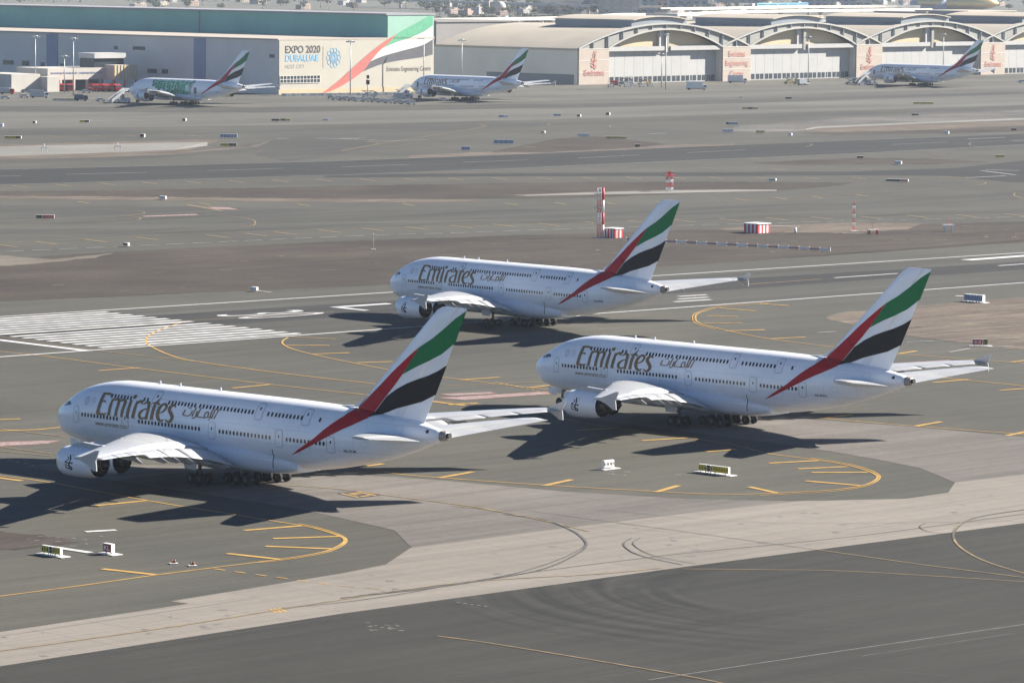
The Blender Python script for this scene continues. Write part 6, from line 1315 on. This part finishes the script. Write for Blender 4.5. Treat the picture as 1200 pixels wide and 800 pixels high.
# mosque
q = empty('mosque', G(586, 16.5), R(20), 'small mosque with a pale dome and one pink minaret in the far suburb', 'mosque'); MB().box((-9, -9, 0), (9, 9, 7)).build('hall', HW[2], q)
MB().lathe([(0, 6.2), (1.5, 6.4), (3.6, 5.6), (5.4, 3.8), (6.6, 1.6), (7.2, .05)], lambda t, c, s: (c, s, 7 + t), 24).build('dome', HW[0], q); MB().tube((-13.5, 0, 0), (-13.5, 0, 15), 1.5, 1.3, 12).tube((-13.5, 0, 15), (-13.5, 0, 15.8), 2.0, 2.0, 12).tube((-13.5, 0, 15.8), (-13.5, 0, 19.5), 1.0, .8, 12).tube((-13.5, 0, 19.5), (-13.5, 0, 22), .9, .05, 12).build('minaret', HW[2], q)
# tall blocks
def block(u0, u1, v, dep, h, ma, label, win, name='apartment_block', crown=False):
    p = G(u0, v, -.02); wd = (u1 - u0) / px_scale(p); e = empty(name, p, R(3), label, 'building'); MB().box((0, 0, 0), (wd, dep, h)).build('wall', ma, e); MB().box((-.5, -.5, h), (wd + .5, dep + .5, h + 1.2)).build('parapet', HW[0], e)
    n = max(2, int(wd / 9))
    for k in range(n):
        wm = MB()
        for f in range(int(h // 6)): wm.box((wd * (k + .25) / n, -.3, 2 + 6 * f), (wd * (k + .75) / n, -.02, 5 + 6 * f))
        wm.build('window_column', win, e)
    if crown:
        for k in range(5): MB().box((wd * k / 5, 0, h), (wd * (k + .5) / 5, dep, h + 7)).build('stair_tower', ma, e)
    return e
BGL = mat('blue_curtain_wall', (.13, .19, .25), .3, var=.1, scale=.05)
block(633, 681, 16, 40, 14, HW[0], 'white stepped apartment block with towers among hazy trees', MATS['grey_print'], crown=True)
block(706, 749, 19.5, 60, 62, HW[1], 'big plain beige tower at the top centre', HW[0]); block(752, 768, 17, 40, 60, BGL, 'blue glass tower right of the beige tower', WINB); block(769, 783, 15, 40, 70, HW[2], 'pinkish tower between two blue towers', WINB); block(784, 830, 12.5, 50, 66, BGL, 'wide blue glass tower at the top right of centre', WINB)
block(938, 1004, 8.5, 40, 30, BGL, 'low wide blue-grey office block at the top right', WINB); block(1000, 1022, 7.5, 40, 24, HW[0], 'white office block left of the golden shell', WINB); block(683, 703, 12, 40, 44, BGL, 'grey-blue block left of the beige tower', WINB); block(840, 900, 3.5, 40, 26, BGL, 'hazy blue block above the train viaduct', WINB)
# golden shell station
g0 = G(1117, 13); gs = 1 / px_scale(g0); GOLDM = mat('gold_shell', (.62, .44, .17), .32, .65, var=.08, scale=.05)
q = empty('shell_station', g0, 0, 'golden shell-roofed station with dark glass at its left end', 'station')
mb = MB()
for k in range(18):
    pass
secs = []
for k in range(21):
    t = -1 + 2 * k / 20; w_ = math.sqrt(max(.0004, 1 - t * t)); secs.append([(t * 50 * gs + 4, 16 * w_ * math.cos(a), 9 + 15 * w_ * math.sin(a) * (1.0 if math.sin(a) > 0 else .6)) for a in [2 * math.pi * j / 24 for j in range(24)]])
mb.loft(secs, 0, True, True); mb.build('gold_shell', GOLDM, q); MB().tube((-50 * gs, 2, 6), (-8 * gs, -6, 8), 6, 11, 16).build('glass_end', BLUEP, q); MB().box((-30, -8, 0), (36, 12, 3)).build('base', HW[0], q)
# viaducts
def viaduct(P, z, wd, label, piers=True, ma=None):
    e = empty('viaduct', G(P[0][0], P[0][1], z) - Vector((0, 0, z)), 0, label, 'viaduct'); o = Vector(e.location); pts = [G(a, b, z) - o for a, b in P]; mb = MB()
    pts = catmull(pts, 5); secs = []
    for i, p in enumerate(pts):
        d = (pts[min(i + 1, len(pts) - 1)] - pts[max(0, i - 1)]); d.z = 0; d.normalize(); n = Vector((-d.y, d.x, 0)) * wd / 2
        secs.append([p - n - Vector((0, 0, 1.6)), p + n - Vector((0, 0, 1.6)), p + n + Vector((0, 0, 1.0)), p + n * .94 + Vector((0, 0, 1.0)), p + n * .94, p - n * .94, p - n * .94 + Vector((0, 0, 1.0)), p - n + Vector((0, 0, 1.0))])
    mb.loft(secs, 0, False, True, True, True); mb.build('deck', ma or STATW, e)
    if piers:
        L_ = 0
        for a, b in zip(pts, pts[1:]):
            L_ += (b - a).length
            if L_ > 55: L_ = 0; MB().tube((b.x, b.y, 0), (b.x, b.y, z - 1.6), 1.6, None, 10).tube((b.x, b.y, z - 4), (b.x, b.y, z - 1.6), 1.6, 3.4, 10).build('pier', HW[0], e)
    return e
viaduct([(480, 23.5), (560, 22.5), (640, 21.5), (690, 20), (740, 17), (800, 17), (860, 14), (930, 12.8), (1010, 12), (1085, 11)], 9, 16, 'long pale viaduct crossing behind the hangar roofs')
viaduct([(430, -1), (500, 1.0), (560, 3), (640, 5.5), (720, 7.3), (775, 7.8)], 10, 14, 'pale upper viaduct at the top of the picture')
viaduct([(780, 10.5), (850, 9.5), (930, 8.2), (1020, 7.5), (1075, 7.5)], 11, 12, 'train viaduct above the long one at right')
tq = G(886, 8.2, 11); te = G(946, 7.4, 11); tr_ = empty('metro_train', tq, math.atan2((te - tq).y, (te - tq).x), 'blue and white metro train on the train viaduct', 'train'); Lt = (te - tq).length
for k in range(5):
    c = MB().box((Lt * k / 5 + .4, -1.4, .2), (Lt * (k + 1) / 5 - .4, 1.4, 3.8)).build('carriage', TXTB, tr_); MB().box((Lt * k / 5 + 2, -1.5, 1.9), (Lt * (k + 1) / 5 - 2, -1.42, 2.9)).build('window_strip', WINB, c)
# street-light poles in the suburb
for u, v, vt in [(312, 12, -4), (527, 18, -2), (1037, 14, 3), (972, 14, 3), (385, 12, 1)]:
    p = G(u, v); e = empty('lamp_post', p, 0, 'slim lamp post rising among the far suburb trees', 'lamp post', 'lamp posts of the far suburb'); h = (v - vt) / px_scale(p); MB().tube((0, 0, 0), (0, 0, h), .35, .25, 8).build('pole', HW[0], e); MB().box((-2, -.3, h), (2, .3, h + .3)).build('lamp_arm', HW[0], e)

# ------------------------------------------------------------------ the dusty air
HZ = MB().box((-5600, -40, -1.0), (5600, 12000, 96)).build('haze', bpy.data.materials.new('dusty_air'))
tag(HZ, kind='stuff'); hm = HZ.data.materials[0]; hm.use_nodes = True; hn = hm.node_tree
for n in list(hn.nodes): hn.nodes.remove(n)
ho = hn.nodes.new('ShaderNodeOutputMaterial'); pv = hn.nodes.new('ShaderNodeVolumePrincipled'); pv.inputs['Color'].default_value = (.78, .87, 1.0, 1); pv.inputs['Density'].default_value = 0.00003; pv.inputs['Anisotropy'].default_value = .1
hn.links.new(pv.outputs[0], ho.inputs['Volume'])
